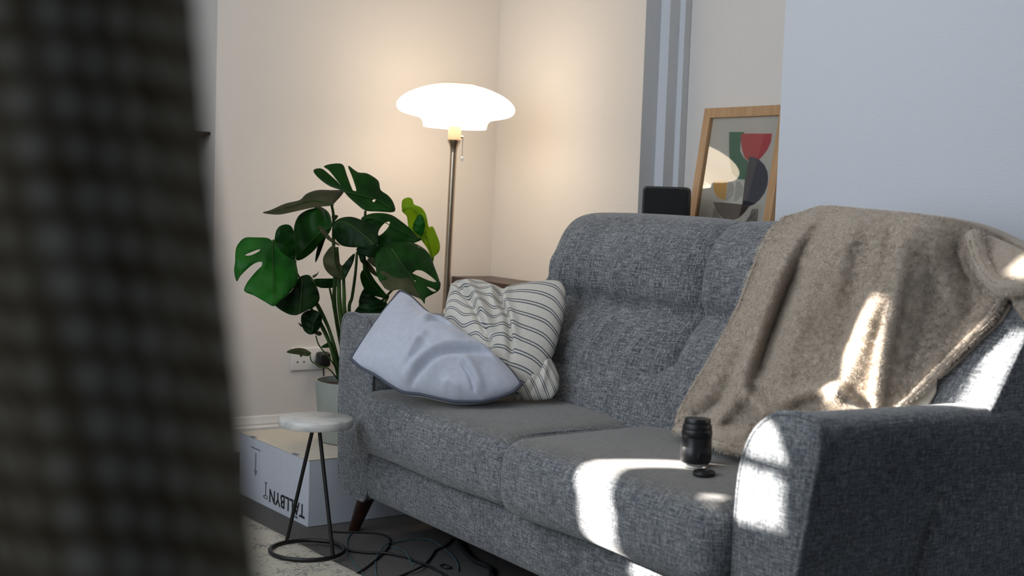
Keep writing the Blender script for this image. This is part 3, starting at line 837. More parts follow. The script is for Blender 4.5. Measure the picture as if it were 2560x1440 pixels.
# blue grey one, tipped on its side against the far arm
bc_ = tag(empty('cushion', (1.9, 3.0, .46)), 'plain blue grey velvet cushion with dark piping slumped against the far armrest', 'cushion', 'scatter cushions on the sofa')
a_ = at(1000, 727, 3.70); b_ = at(877, 897, 3.52); c_ = at(1180, 1003, 3.36)
nb = (b_ - a_).cross(c_ - a_).normalized()
top = V2(sm([(1000, 727), (1030, 745), (1070, 783), (1110, 805), (1160, 838), (1200, 862), (1240, 893), (1275, 925), (1302, 960)]))
right = V2(sm([(1302, 960), (1285, 978), (1250, 992), (1205, 1003)]))
bottom = V2(sm([(877, 897), (905, 920), (940, 938), (975, 962), (1010, 980), (1050, 985), (1090, 994), (1140, 1003), (1205, 1003)]))
left = V2(sm([(1000, 727), (978, 755), (950, 792), (925, 828), (900, 864), (877, 897)]))
BR_ = [
    (sm([(1055, 850), (1077, 824), (1104, 818), (1130, 826), (1160, 842)]), 9, .013),
    (sm([(1075, 845), (1100, 832), (1128, 838)]), 7, -.007),
    (sm([(1051, 879), (1028, 908), (1004, 945)]), 7, -.009),
    (sm([(1075, 870), (1050, 905), (1020, 950)]), 8, .008),
    (sm([(1005, 975), (1050, 948), (1110, 918), (1170, 903), (1236, 898)]), 10, .020),
    (sm([(1020, 985), (1070, 953), (1120, 932), (1175, 920), (1225, 916)]), 6, -.016),
    (sm([(1060, 985), (1100, 950), (1160, 940), (1210, 955)]), 13, .010),
    (sm([(1160, 950), (1180, 972), (1190, 998)]), 5, -.010),
    (sm([(1180, 880), (1215, 900), (1255, 925)]), 10, .008),
    (sm([(1030, 760), (1060, 800), (1110, 830)]), 12, -.006),
    (sm([(905, 905), (935, 880), (950, 850)]), 10, .004),
    (sm([(1000, 965), (1030, 920), (1060, 890)]), 12, .010),
    (sm([(1010, 960), (1050, 930), (1085, 900)]), 9, -.006),
    (sm([(1160, 940), (1190, 965), (1210, 995)]), 12, .010),
    (sm([(1110, 990), (1130, 985), (1160, 998)]), 8, .008),
    (sm([(1060, 820), (1100, 850), (1160, 880)]), 22, .006),
]
pillow('cover', top, right, bottom, left, a_, nb, .13, BR_, M['velvet'], bc_, pipe=M['piping'], uvs=(.5, .35))

# striped one behind it, crumpled in the corner
sc_ = tag(empty('cushion', (2.1, 3.1, .46)), 'crumpled off-white cushion with thin double grey stripes between velvet cushion and sofa back', 'cushion', 'scatter cushions on the sofa')
q0, q1, q2 = at(1300, 1000, 3.44), at(1414, 720, 3.60), at(1128, 722, 3.72)
P0 = q0; ns = (q1 - q0).cross(q2 - q0).normalized()
if ns.dot(CAM - P0) < 0: ns = -ns
top = V2(sm([(1128, 722), (1140, 704), (1165, 700), (1205, 703), (1240, 716), (1266, 724), (1300, 713), (1350, 704), (1395, 702), (1414, 720)]))
right = V2(sm([(1414, 720), (1413, 770), (1402, 820), (1388, 870), (1372, 905), (1345, 950), (1300, 985)]))
bottom = V2(sm([(1120, 900), (1160, 940), (1200, 965), (1250, 985), (1300, 985)]))
left = V2(sm([(1128, 722), (1118, 760), (1112, 810), (1112, 860), (1120, 900)]))
SR = [
    (sm([(1155, 706), (1165, 750), (1195, 790), (1222, 840), (1245, 890), (1235, 870)]), 7, -.012),
    (sm([(1165, 706), (1190, 740), (1215, 780), (1238, 830), (1250, 870)]), 12, .022),
    (sm([(1262, 724), (1262, 770), (1285, 820), (1292, 880), (1290, 930)]), 7, -.022),
    (sm([(1240, 718), (1245, 760), (1258, 800)]), 7, .010),
    (sm([(1283, 720), (1280, 770), (1300, 830), (1305, 890)]), 11, .012),
    (sm([(1130, 715), (1140, 735), (1165, 745)]), 8, .012),
    (sm([(1150, 705), (1150, 725), (1170, 740)]), 5, -.010),
    (sm([(1120, 780), (1170, 820), (1210, 850)]), 22, .010),
]
def suv(u, v):
    w = v + .10 * math.sin((u - .1) * 3.2) * (1 - v * .4) - .06 * math.exp(-((u - .50) / .07) ** 2) - (.10 * math.exp(-((u - .28) / .10) ** 2)) + .02
    return u, w
pillow('cover', top, right, bottom, left, P0, ns, .13, SR, M['stripes'], sc_, uvs=(.5, 1.0), uvfn=suv)
# its twisted lower corner
top = V2(sm([(1320, 925), (1345, 905), (1372, 893), (1388, 915)]))
right = V2(sm([(1388, 915), (1398, 945), (1394, 975), (1378, 997)]))
bottom = V2(sm([(1285, 998), (1310, 1000), (1345, 1000), (1378, 997)]))
left = V2(sm([(1320, 925), (1308, 950), (1295, 975), (1285, 998)]))
def suv2(u, v): return u, (v * .35 - u * .42) + .3
pillow('corner_fold', top, right, bottom, left, P0 - ns * .012, ns, .06, [(sm([(1360, 900), (1352, 950), (1330, 995)]), 6, -.012), (sm([(1378, 905), (1372, 950), (1360, 990)]), 6, .010)], M['stripes'], sc_, 40, uvs=(.3, 1), uvfn=suv2)

# ================================================================== FLOOR LAMP
YL = 4.22
pb = on(1113, 790, 1, YL); pt = on(1135.5, 350, 1, YL)
lean = (pt.x - pb.x) / (pt.z - pb.z)
base = Vector((pb.x - pb.z * lean, YL, 0))
lamp = tag(empty('floor_lamp', base, (0, math.atan(lean), 0)), 'tall nickel floor lamp with wide lit opal glass shade behind the far armrest', 'floor lamp')
def lobj(name, bm, mat, parent=None, **k):
    me_o = obj(name, bm, mat, None, **k)
    me_o.parent = parent or lamp
    return me_o
bm = bmesh.new(); lathe(bm, [(0, 0), (.135, 0), (.135, .012), (.128, .020), (.03, .028), (.017, .05), (0, .05)]); lobj('base', bm, M['nickel'])
zc = pb.z
bm = bmesh.new(); tube(bm, [(0, 0, .03), (0, 0, zc)], .0135, 24); lobj('lower_pole', bm, M['nickel'])
bm = bmesh.new(); lathe(bm, [(0, zc - .004), (.0175, zc - .004), (.0175, zc + .004), (.0145, zc + .012), (.0125, zc + .028), (0, zc + .028)], seg=24); lobj('collar', bm, M['nickel'])
zt = pt.z
bm = bmesh.new(); tube(bm, [(0, 0, zc + .02), (0, 0, zt - .03)], .0125, 24); lobj('pole', bm, M['nickel'])
bm = bmesh.new(); lathe(bm, [(0, zt - .045), (.0125, zt - .045), (.0135, zt - .035), (.0165, zt - .02), (.0235, zt - .006), (.0245, zt), (0, zt)], seg=32); lobj('flared_neck', bm, M['nickel'])
bm = bmesh.new(); lathe(bm, [(0, zt), (.0235, zt), (.0245, zt + .004), (.0245, zt + .050), (.022, zt + .052), (0, zt + .052)], seg=8); hs = lobj('lamp_holder', bm, M['ivory'], smooth=False)
bm = bmesh.new(); tube(bm, [(.022, 0, zt + .014), (.036, 0, zt + .014)], .0045, 12); tube(bm, [(.034, 0, zt + .014), (.0365, 0, zt + .010), (.0365, 0, zt - .010)], .0012, 6)
sw = lobj('pull_switch', bm, M['nickel'])
bm = bmesh.new()
for k in range(26): 
    bmesh.ops.create_icosphere(bm, subdivisions=1, radius=.0013, matrix=Matrix.Translation((.0365, 0, zt + .006 - k * .0026)))
tube(bm, [(.0365, 0, zt + .01), (.0365, 0, zt - .06)], .0007, 6)
ch = obj('pull_chain', bm, M['black_metal'], None); ch.parent = sw
bm = bmesh.new(); lathe(bm, [(0, zt - .076), (.0036, zt - .076), (.004, zt - .066), (.0036, zt - .062), (.0015, zt - .058), (0, zt - .058)], c=(.0365, 0, 0), seg=12)
kn = obj('pull_knob', bm, M['steel'], None); kn.parent = sw
zs = zt + .045
sp = [(.114, 0), (.116, .010), (.120, .022), (.132, .032), (.160, .039), (.190, .046), (.208, .056), (.215, .070), (.212, .084), (.198, .101), (.172, .119), (.138, .134), (.105, .145), (.078, .151), (.072, .152)]
sp2 = catmull([(a, b, 0) for a, b in sp], 5)
bm = bmesh.new(); prof = [(p.x, zs + p.y) for p in sp2] + [(.068, zs + .150), (.10, zs + .140), (.17, zs + .114), (.205, zs + .08), (.203, zs + .062), (.16, zs + .044), (.115, zs + .03), (.108, zs)]
lathe(bm, prof, seg=72, close=False)
lathe(bm, [(0, zs + .148), (.070, zs + .148)], seg=72, close=False); lathe(bm, [(0, zs + .008), (.112, zs + .008)], seg=72, close=False)
shade = lobj('lamp_shade', bm, M['glow'])
bm = bmesh.new(); lathe(bm, [(0, zs + .151), (.074, zs + .151), (.075, zs + .1545), (.070, zs + .157), (0, zs + .158)], seg=48); cap = obj('top_cap', bm, M['nickel'], None); cap.parent = lamp

# ================================================================== CABINET, SPEAKER, PICTURE
bm = bmesh.new(); CX = 2.745; CT = .648
cab = tag(empty('cabinet', ((CX + XP) / 2, 3.7, 0)), 'low dark brown wooden cabinet in the alcove behind the striped cushion', 'cabinet')
bm = bmesh.new(); box(bm, CX, XP - .003, YB + .1, YA - .004, CT - .028, CT, .002); box(bm, XP - .003, XA - .004, YB + .1, YE - .01, CT - .028, CT, .002); obj('cabinet_top', bm, M['dark_wood'], cab, smooth=False)
bm = bmesh.new(); box(bm, CX + .02, XP - .01, YB + .12, YA - .01, .08, CT - .028, .002); obj('carcass', bm, M['dark_wood'], cab, smooth=False)
for k in range(3):
    yy = YB + .14 + k * .59
    bm = bmesh.new(); box(bm, CX + .004, CX + .02, yy, yy + .57, .10, CT - .04, .002); d_ = obj('door', bm, M['dark_wood'], cab, smooth=False)
    bm = bmesh.new(); bmesh.ops.create_uvsphere(bm, u_segments=12, v_segments=8, radius=.01, matrix=Matrix.Translation((CX - .004, yy + .05, .4))); obj('knob', bm, M['nickel'], d_)
for a in (CX + .04, XP - .05):
    for b in (YB + .16, YA - .06):
        bm = bmesh.new(); box(bm, a - .015, a + .015, b - .015, b + .015, 0, .08, .002); obj('foot', bm, M['dark_wood'], cab, smooth=False)

# speaker
tl = on(1607, 466, 1, 3.44)
sp_ = tag(empty('speaker', (0, 0, CT)), 'matte black box speaker with rounded corners standing left of the framed print', 'speaker')
SWd, SDp, SHt = .150, .07, tl.z + .002 - CT
sx0 = tl.x; 
f0 = Vector((tl.x, 3.44, CT)); f1 = on(1713, 474, 2, tl.z); f1 = Vector((f1.x, f1.y, CT))
fd = (f1 - f0); 
fdn = Vector((fd.x, fd.y, 0)).normalized()
fdn = (Vector((.66, -.75, 0))).normalized()
bk = Vector((-fdn.y, fdn.x, 0))
if bk.y < 0: bk = -bk
ctr = f0 + fdn * SWd / 2 + bk * SDp / 2
sp_.location = ctr; ang = math.atan2(fdn.y, fdn.x); sp_.rotation_euler = (0, 0, ang)
def plate(w, h, r, y0, y1, mat, name, parent, n=6):
    bm = bmesh.new(); P = []
    for cx, cz, a0 in ((w / 2 - r, h - r, 0), (-w / 2 + r, h - r, 90), (-w / 2 + r, r, 180), (w / 2 - r, r, 270)):
        for k in range(n + 1):
            a = math.radians(a0 + 90 * k / n); P.append((cx + r * math.cos(a), cz + r * math.sin(a)))
    ys = [(y0, .97), (y0 + .002, 1.0), (y1 - .002, 1.0), (y1, .97)] if y1 - y0 > .01 else [(y0, 1), (y1, 1)]
    rg = [[bm.verts.new((x * s, y, h / 2 + (z - h / 2) * s)) for x, z in P] for y, s in ys]
    m = len(P)
    for A_, B_ in zip(rg, rg[1:]):
        for k in range(m): bm.faces.new((A_[k], A_[(k + 1) % m], B_[(k + 1) % m], B_[k]))
    bm.faces.new(rg[0][::-1]); bm.faces.new(rg[-1])
    o = obj(name, bm, mat, None); o.parent = parent; return o
plate(SWd, SHt, .016, -SDp / 2, SDp / 2, M['black_plastic'], 'housing', sp_)
g_ = plate(SWd - .012, SHt - .012, .012, -SDp / 2 - .003, -SDp / 2 + .001, plain('speaker_grille', (.004, .006, .006), .8, scale=400, bump=.4), 'grille', sp_)
g_.location = (0, 0, .006)

# framed print leaning back
th = math.radians(8)
fn = Vector((-math.cos(th), 0, math.sin(th)))             # out of the picture, towards the room
up = Vector((math.sin(th), 0, math.cos(th)))
FH = .665
TLp = on(1773, 273, 0, XA - .012)
ztop = TLp.z
p_top = Vector((XA - .012 - .010, TLp.y, ztop))
FHt = (ztop - CT - .002) / math.cos(th)
FW = .396
rt = Vector((0, -1, 0))
pic = tag(empty('framed_print', (p_top - up * FHt + rt * FW / 2)), 'pale oak framed abstract print of stacked coloured bowls leaning back in the alcove', 'picture')
def P3(a, b, c): return p_top + rt * a - up * b + fn * c   # across, down, out
def fbox(bm, a0, a1, b0, b1, c0, c1):
    vs = [bm.verts.new(P3(a, b, c)) for a in (a0, a1) for b in (b0, b1) for c in (c0, c1)]
    for q in ((0, 1, 3, 2), (4, 6, 7, 5), (0, 4, 5, 1), (2, 3, 7, 6), (0, 2, 6, 4), (1, 5, 7, 3)): bm.faces.new([vs[i] for i in q])
ST = .033
for (a0, a1, b0, b1) in ((0, FW, 0, ST), (0, FW, FHt - ST, FHt), (0, ST, ST, FHt - ST), (FW - ST, FW, ST, FHt - ST)):
    bm = bmesh.new(); fbox(bm, a0, a1, b0, b1, -.014, .010); obj('frame_rail', bm, M['oak'], pic, smooth=False)
PO = -.006                                                    # the sheet sits behind the glass
pm_ = [plain('print_paper', (.58, .55, .48), .8, noise_amt=.04, scale=200), plain('print_green', (.03, .16, .085), .8), plain('print_red', (.50, .045, .05), .8), plain('print_charcoal', (.045, .040, .055), .8),
       plain('print_yellow', (.60, .33, .045), .8), plain('print_cream', (.68, .65, .57), .8), plain('print_line', (.03, .03, .03), .8), plain('print_brown', (.075, .05, .037), .8), plain('print_grey', (.22, .19, .17), .8, noise_amt=.4, scale=90)]
bm = bmesh.new(); fbox(bm, ST - .004, FW - ST + .004, ST - .004, FHt - ST + .004, PO - .004, PO)
def zp(zx, zy): return (1580 + zx / 4.235, 240 + zy / 4.235)
def shape(poly, mi, lay, smooth_=False):
    off = PO + .0003 * lay; q = [zp(*p) for p in poly]
    vs = [bm.verts.new(onpl(x_, y_, P3(0, 0, off), fn)) for x_, y_ in q]
    f = bm.faces.new(vs); f.material_index = mi
    f.normal_update()
    if f.normal.dot(fn) < 0: f.normal_flip()
shape([(1028, 380), (1192, 382), (1152, 470), (1143, 580), (1180, 650), (1228, 690), (1205, 885), (1120, 880), (1060, 820), (1035, 700), (1028, 590)], 1, 1)
shape([(1160, 398), (1482, 398), (1470, 480), (1435, 565), (1390, 625), (1340, 678), (1290, 650), (1240, 655), (1228, 685), (1190, 645), (1165, 565), (1152, 480)], 2, 2)
shape([(1240, 640), (1290, 648), (1350, 678), (1400, 730), (1432, 800), (1440, 870), (1432, 945), (1400, 1030), (1350, 1100), (1290, 1148), (1240, 1166), (1165, 1148), (1195, 890)], 3, 3)
shape([(860, 900), (1012, 896), (990, 1098), (950, 1094), (900, 1068), (870, 1010), (860, 950)], 4, 2)
shape([(1012, 890), (1195, 892), (1165, 1148), (988, 1128)], 5, 4)
for k in range(19):
    y_ = 905 + k * 11
    w1 = 40 + 45 * math.sin(min(1, (k + 1) / 8) * 1.57) - max(0, k - 13) * 12
    x_ = 1016 - k * 1.6
    shape([(x_, y_), (x_ + w1 * .9, y_ + 1), (x_ + w1 * .9, y_ + 5), (x_, y_ + 4)], 6, 5)
    x_ = 1103 - k * 1.4
    w2 = 30 + 50 * math.sin(min(1, (k + 1) / 7) * 1.57) - max(0, k - 13) * 10
    shape([(x_, y_ + 4), (x_ + w2, y_ + 6), (x_ + w2, y_ + 10), (x_, y_ + 8)], 6, 5)
shape([(858, 1122), (985, 1130), (1165, 1148), (1240, 1168), (1190, 1235), (1120, 1298), (1045, 1322), (970, 1305), (900, 1232)], 7, 3)
shape([(868, 1170), (900, 1232), (945, 1290), (958, 1345), (845, 1345), (855, 1250)], 8, 1)
shape([(1270, 1195), (1338, 1195), (1325, 1355), (1180, 1355), (1240, 1275)], 8, 1)
obj('art_print', bm, pm_, pic, smooth=False, uv='keep')
bm = bmesh.new(); vs = [bm.verts.new(P3(a, b, .002)) for a, b in ((ST, ST), (FW - ST, ST), (FW - ST, FHt - ST), (ST, FHt - ST))]; gf = bm.faces.new(vs); gf.normal_update()
if gf.normal.dot(fn) < 0: gf.normal_flip()
obj('glass', bm, M['glass'], pic, smooth=False, uv='keep')

# ================================================================== SOCKET, PLUG
skt = tag(empty('wall_socket', (2.13, YA, .336)), 'white double plug socket on the cream wall above the skirting', 'socket')
bm = bmesh.new(); box(bm, 2.054, 2.200, YA - .009, YA, .293, .379, .003); obj('faceplate', bm, M['socket'], skt)
for cx in (2.092, 2.165):
    bm = bmesh.new(); box(bm, cx - .004, cx + .004, YA - .0096, YA - .008, .345, .357); box(bm, cx - .016, cx - .010, YA - .0096, YA - .008, .322, .328); box(bm, cx + .010, cx + .016, YA - .0096, YA - .008, .322, .328)
    obj('pin_holes', bm, M['ink'], skt, smooth=False)
    bm = bmesh.new(); box(bm, cx + .002, cx + .016, YA - .014, YA - .008, .362, .374, .001); obj('switch', bm, M['socket'], skt)
plg = tag(empty('mains_plug', (2.165, YA - .03, .33)), 'black mains plug pushed into the right half of the white wall socket', 'plug')
bm = bmesh.new(); rbox(bm, (2.172, YA - .035, .335), (.05, .045, .058), .012, (6, 6, 6)); obj('plug_body', bm, M['black_plastic'], plg)
bm = bmesh.new(); tube(bm, catmull([(2.172, YA - .04, .31), (2.170, YA - .05, .27), (2.18, YA - .04, .2), (2.22, YA - .06, .05), (2.3, YA - .1, .008)], 8), .0035, 8); obj('cord', bm, M['cable_black'], plg)

# ================================================================== BOX WITH LETTERING
bxo = tag(empty('cardboard_box', (1.62, 3.52, 0), (0, 0, math.radians(2.2))), 'long white cardboard box with upside down lettering lying beside the sofa end', 'box')
BW, BL, BH = .62, .49, .20
def inbox(name, bm, mat, **k):
    o = obj(name, bm, mat, None, **k); o.parent = bxo; return o
bm = bmesh.new(); box(bm, 0, BW, 0, BL, 0, BH - .003, .003)
inbox('carton', bm, M['card'], smooth=False)
bm = bmesh.new(); box(bm, -.001, BW + .001, -.001, BL + .001, BH - .003, BH, .001); inbox('lid', bm, M['card_top'], smooth=False)
for yy in (.075, .375):
    bm = bmesh.new(); box(bm, -.0016, .010, yy, yy + .034, BH - .0018, BH + .0006); inbox('tab_slot', bm, M['ink_soft'], smooth=False)
def text(body, size, M4, mat, name, bold=0):
    cu = bpy.data.curves.new('t', 'FONT'); cu.body = body; cu.size = size; cu.offset = bold; cu.resolution_u = 4
    to = bpy.data.objects.new('t', cu); col.objects.link(to)
    dg = bpy.context.evaluated_depsgraph_get(); me = bpy.data.meshes.new_from_object(to.evaluated_get(dg))
    bpy.data.objects.remove(to); me.materials.clear(); me.materials.append(mat); me.transform(M4)
    o = bpy.data.objects.new(name, me); col.objects.link(o); o.parent = bxo; return o
# upside down on the long side face: reading direction runs away from the near corner, letters' tops point down
TM = Matrix(((0, 0, -1, -.0012), (1, 0, 0, .018), (0, -1, 0, .062), (0, 0, 0, 1)))
text('T\u00c4LLBYN', .058, TM @ Matrix.Diagonal((1.0, 1, 1, 1)), M['ink'], 'lettering', .0008)
bm = bmesh.new()
yy = .285
def seg(a, b, r=.0012): tube(bm, [(-.001, a[0], a[1]), (-.001, b[0], b[1])], r, 6)
seg((yy, .075), (yy, .035)); seg((yy - .008, .076), (yy + .008, .076))
el = [(-.001, yy + .014 * math.cos(t), .031 + .005 * math.sin(t)) for t in [2 * math.pi * k / 20 for k in range(20)]]; tube(bm, el, .001, 5, closed=True)
inbox('lamp_icon', bm, M['ink'])
bm = bmesh.new(); box(bm, -.0012, 0, .36, .367, .10, .155); vs = [bm.verts.new((-.0014, .3635 + a, b)) for a, b in ((-.012, .10), (.012, .10), (0, .082))]; bm.faces.new(vs)
vs = [bm.verts.new((-.0014, a, b)) for a, b in ((.33, .166), (.40, .166), (.40, .170), (.33, .170))]; bm.faces.new(vs)
inbox('up_arrow', bm, M['ink_soft'], smooth=False)
bm = bmesh.new(); ring = [(.335 + .012 * math.cos(t), -.0012, .055 + .008 * math.sin(t)) for t in [2 * math.pi * k / 20 for k in range(20)]]; tube(bm, ring, .0012, 5, closed=True); tube(bm, [(.335, -.0012, .047), (.35, -.0012, .047)], .0012, 5)
inbox('round_mark', bm, M['ink'])

# ================================================================== STOOL
sc0 = on(768, 1375, 2, .016)
st = tag(empty('plant_stool', (sc0.x, sc0.y, .011)), 'small round marble topped stool on a black wire base standing on the rug', 'stool')
R_ = .099
tp = on(790, 1064, 1, sc0.y); TX = tp.x; TZ = tp.z
bm = bmesh.new(); tube(bm, [(sc0.x + R_ * math.cos(t), sc0.y + R_ * math.sin(t), .0165) for t in [2 * math.pi * k / 64 for k in range(64)]], .0055, 10, closed=True); obj('base_ring', bm, M['black_metal'], st)
for px_, py_, qx in ((712, 1352, -.010), (829, 1390, .010)):
    f_ = on(px_, py_, 2, .018); dd = Vector((f_.x - sc0.x, f_.y - sc0.y, 0)).normalized()
    bm = bmesh.new(); tube(bm, [(sc0.x + dd.x * R_, sc0.y + dd.y * R_, .016), (TX + dd.x * .012, sc0.y + dd.y * .012, TZ - .004)], .0052, 12); obj('leg', bm, M['black_metal'], st)
bm = bmesh.new(); lathe(bm, [(0, TZ - .001), (R_ - .002, TZ - .001), (R_, TZ + .002), (R_, TZ + .019), (R_ - .003, TZ + .022), (0, TZ + .022)], c=(TX, sc0.y, 0), seg=72); obj('marble_top', bm, M['marble'], st)

# ================================================================== CABLES
def cable(pix, r, mat, label, z=None, n=10):
    pts = []
    for i, p in enumerate(pix):
        q = on(p[0], p[1], 2, .004); q.z = (r + .001) if len(p) < 3 else p[2]; pts.append(q)
    bm = bmesh.new(); tube(bm, catmull(pts, n), r, 8)
    return tag(obj('cable', bm, mat), label, 'cable', 'cables on the floor under the sofa')
def z3(l): return [(580 + p[0] / 3, 960 + p[1] / 3) + tuple(p[2:]) for p in l]
cable(z3([(735, 1105), (850, 1110), (980, 1112), (1100, 1120), (1165, 1145), (1185, 1180), (1165, 1235), (1100, 1300), (1000, 1380), (900, 1445)]), .0028, M['cable_black'], 'thin black cable looping from the wooden sofa leg to the rug')
cable(z3([(760, 1180), (850, 1240), (1000, 1265), (1150, 1275, .007), (1300, 1300), (1400, 1340), (1450, 1360, .007), (1540, 1400), (1620, 1450)]), .0035, M['cable_black'], 'black cable running right from the base ring of the stool')
cable(z3([(905, 1105), (870, 1150), (862, 1220), (880, 1290), (930, 1360), (1000, 1440)]), .0016, M['cable_teal'], 'thin teal braided cable curving beside the wooden sofa leg')
cable(z3([(1085, 1450), (1075, 1370), (1085, 1290), (1150, 1220, .009), (1250, 1180), (1380, 1158), (1480, 1165), (1560, 1205), (1630, 1260), (1680, 1320), (1700, 1370), (1695, 1400)]), .0017, M['cable_teal'], 'thin teal braided cable making the wide arch in front of the sofa')
cable(z3([(1180, 1210), (1240, 1230), (1300, 1280, .010), (1350, 1340), (1375, 1345)]), .0015, M['cable_teal'], 'short stretch of teal cable crossing inside the wide arch')
cable(z3([(1660, 1160), (1600, 1215), (1530, 1245), (1500, 1290), (1450, 1350), (1400, 1400, .011), (1300, 1425), (1240, 1450)]), .0028, M['cable_black'], 'black cable kinking down from under the sofa into the cable tangle')
cable(z3([(1690, 1150), (1710, 1210), (1760, 1280), (1830, 1340), (1930, 1385), (1945, 1450)]), .0065, M['cable_black'], 'thick black flex bending under the front rail of the sofa')
cable(z3([(1560, 1360), (1600, 1350), (1640, 1375), (1600, 1380), (1570, 1368)]), .0022, M['cable_black'], 'small curled black cable end lying inside the teal arch')

# ================================================================== CAMERA LENS ON THE SEAT
lb = on(1738, 1163, 2, .461)
ln = tag(empty('camera_lens', (lb.x, lb.y, .4575), (math.radians(0), math.radians(0), 0)), 'black camera lens standing upright on the near seat cushion', 'camera lens')
def ll(name, prof, mat, parent=None, seg=40):
    bm = bmesh.new(); lathe(bm, prof, seg=seg); o = obj(name, bm, mat, None); o.parent = parent or ln; return o
ll('mount_ring', [(0, .0), (.0255, .0), (.026, .002), (.0245, .004), (.026, .006), (.0262, .010), (0, .010)], M['steel'])
ll('barrel', [(0, .009), (.028, .009), (.031, .014), (.0318, .018), (.0318, .040), (.0312, .041), (.0312, .043), (.031, .044), (.0305, .060), (0, .060)], plain('lens_satin_black', (.02, .02, .022), .28))
ll('zoom_ring', [(0, .059), (.0300, .059), (.0300, .062), (.0308, .063), (.0308, .074), (.0298, .076), (0, .076)], plain('lens_rubber', (.008, .009, .012), .4))
ll('focus_ring', [(0, .075), (.0292, .075), (.0295, .077), (.0295, .083), (.0275, .088), (0, .088)], M['black_plastic'])
fc = ll('front_cap', [(0, .087), (.0262, .087), (.0266, .089), (.0266, .0975), (.0255, .099), (0, .0985)], plain('cap_plastic', (.012, .012, .012), .35))
bm = bmesh.new(); rbox(bm, (-.0318 * .45, -.0318 * .9, .028), (.008, .004, .014), .0015, (4, 4, 4)); o = obj('side_switch', bm, M['black_plastic'], None); o.parent = ln
ln.rotation_euler = (math.radians(-1.5), math.radians(2.0), 0)
lc = on(1760, 1182, 2, .461)
cp = tag(empty('lens_cap', (lc.x, lc.y, .4575), (0, math.radians(-3), .4)), 'round black lens cap lying flat on the seat beside the camera lens', 'lens cap')
bm = bmesh.new(); lathe(bm, [(0, 0), (.022, 0), (.0225, .001), (.0225, .005), (.0215, .0065), (0, .0065)]); o = obj('cap_disc', bm, M['black_plastic'], None); o.parent = cp
bm = bmesh.new(); lathe(bm, [(.012, .0064), (.0125, .0078), (.014, .0078), (.0145, .0064)], close=False); o = obj('grip_ring', bm, M['black_plastic'], None); o.parent = cp

# ================================================================== PLANT
pot_c = Vector((1.865, 3.74, BH + .002))
plant = tag(empty('potted_plant', pot_c), 'large dark green split leaf houseplant in a grey green pot behind the far armrest', 'plant')
bm = bmesh.new(); lathe(bm, [(0, 0), (.098, 0), (.102, .004), (.118, .185), (.118, .190), (.112, .190), (.110, .165), (0, .165)], c=pot_c, seg=64); obj('plant_pot', bm, M['pot'], plant)
bm = bmesh.new(); lathe(bm, [(0, .150), (.111, .150), (.108, .170), (.06, .176), (0, .179)], c=pot_c, seg=40)
for v in bm.verts: v.co.z += .004 * noise.noise(v.co * 90)
obj('soil', bm, M['soil'], plant)
def zq(p): return (560 + p[0] / 2.483, 380 + p[1] / 2.483)
def area(P): return sum(P[i][0] * P[(i + 1) % len(P)][1] - P[(i + 1) % len(P)][0] * P[i][1] for i in range(len(P))) / 2
def ptin(p, poly):
    c = False; n = len(poly)
    for i in range(n):
        (ax, ay), (bx, by) = poly[i], poly[(i + 1) % n]
        if (ay > p[1]) != (by > p[1]) and p[0] < (bx - ax) * (p[1] - ay) / (by - ay) + ax: c = not c
    return c
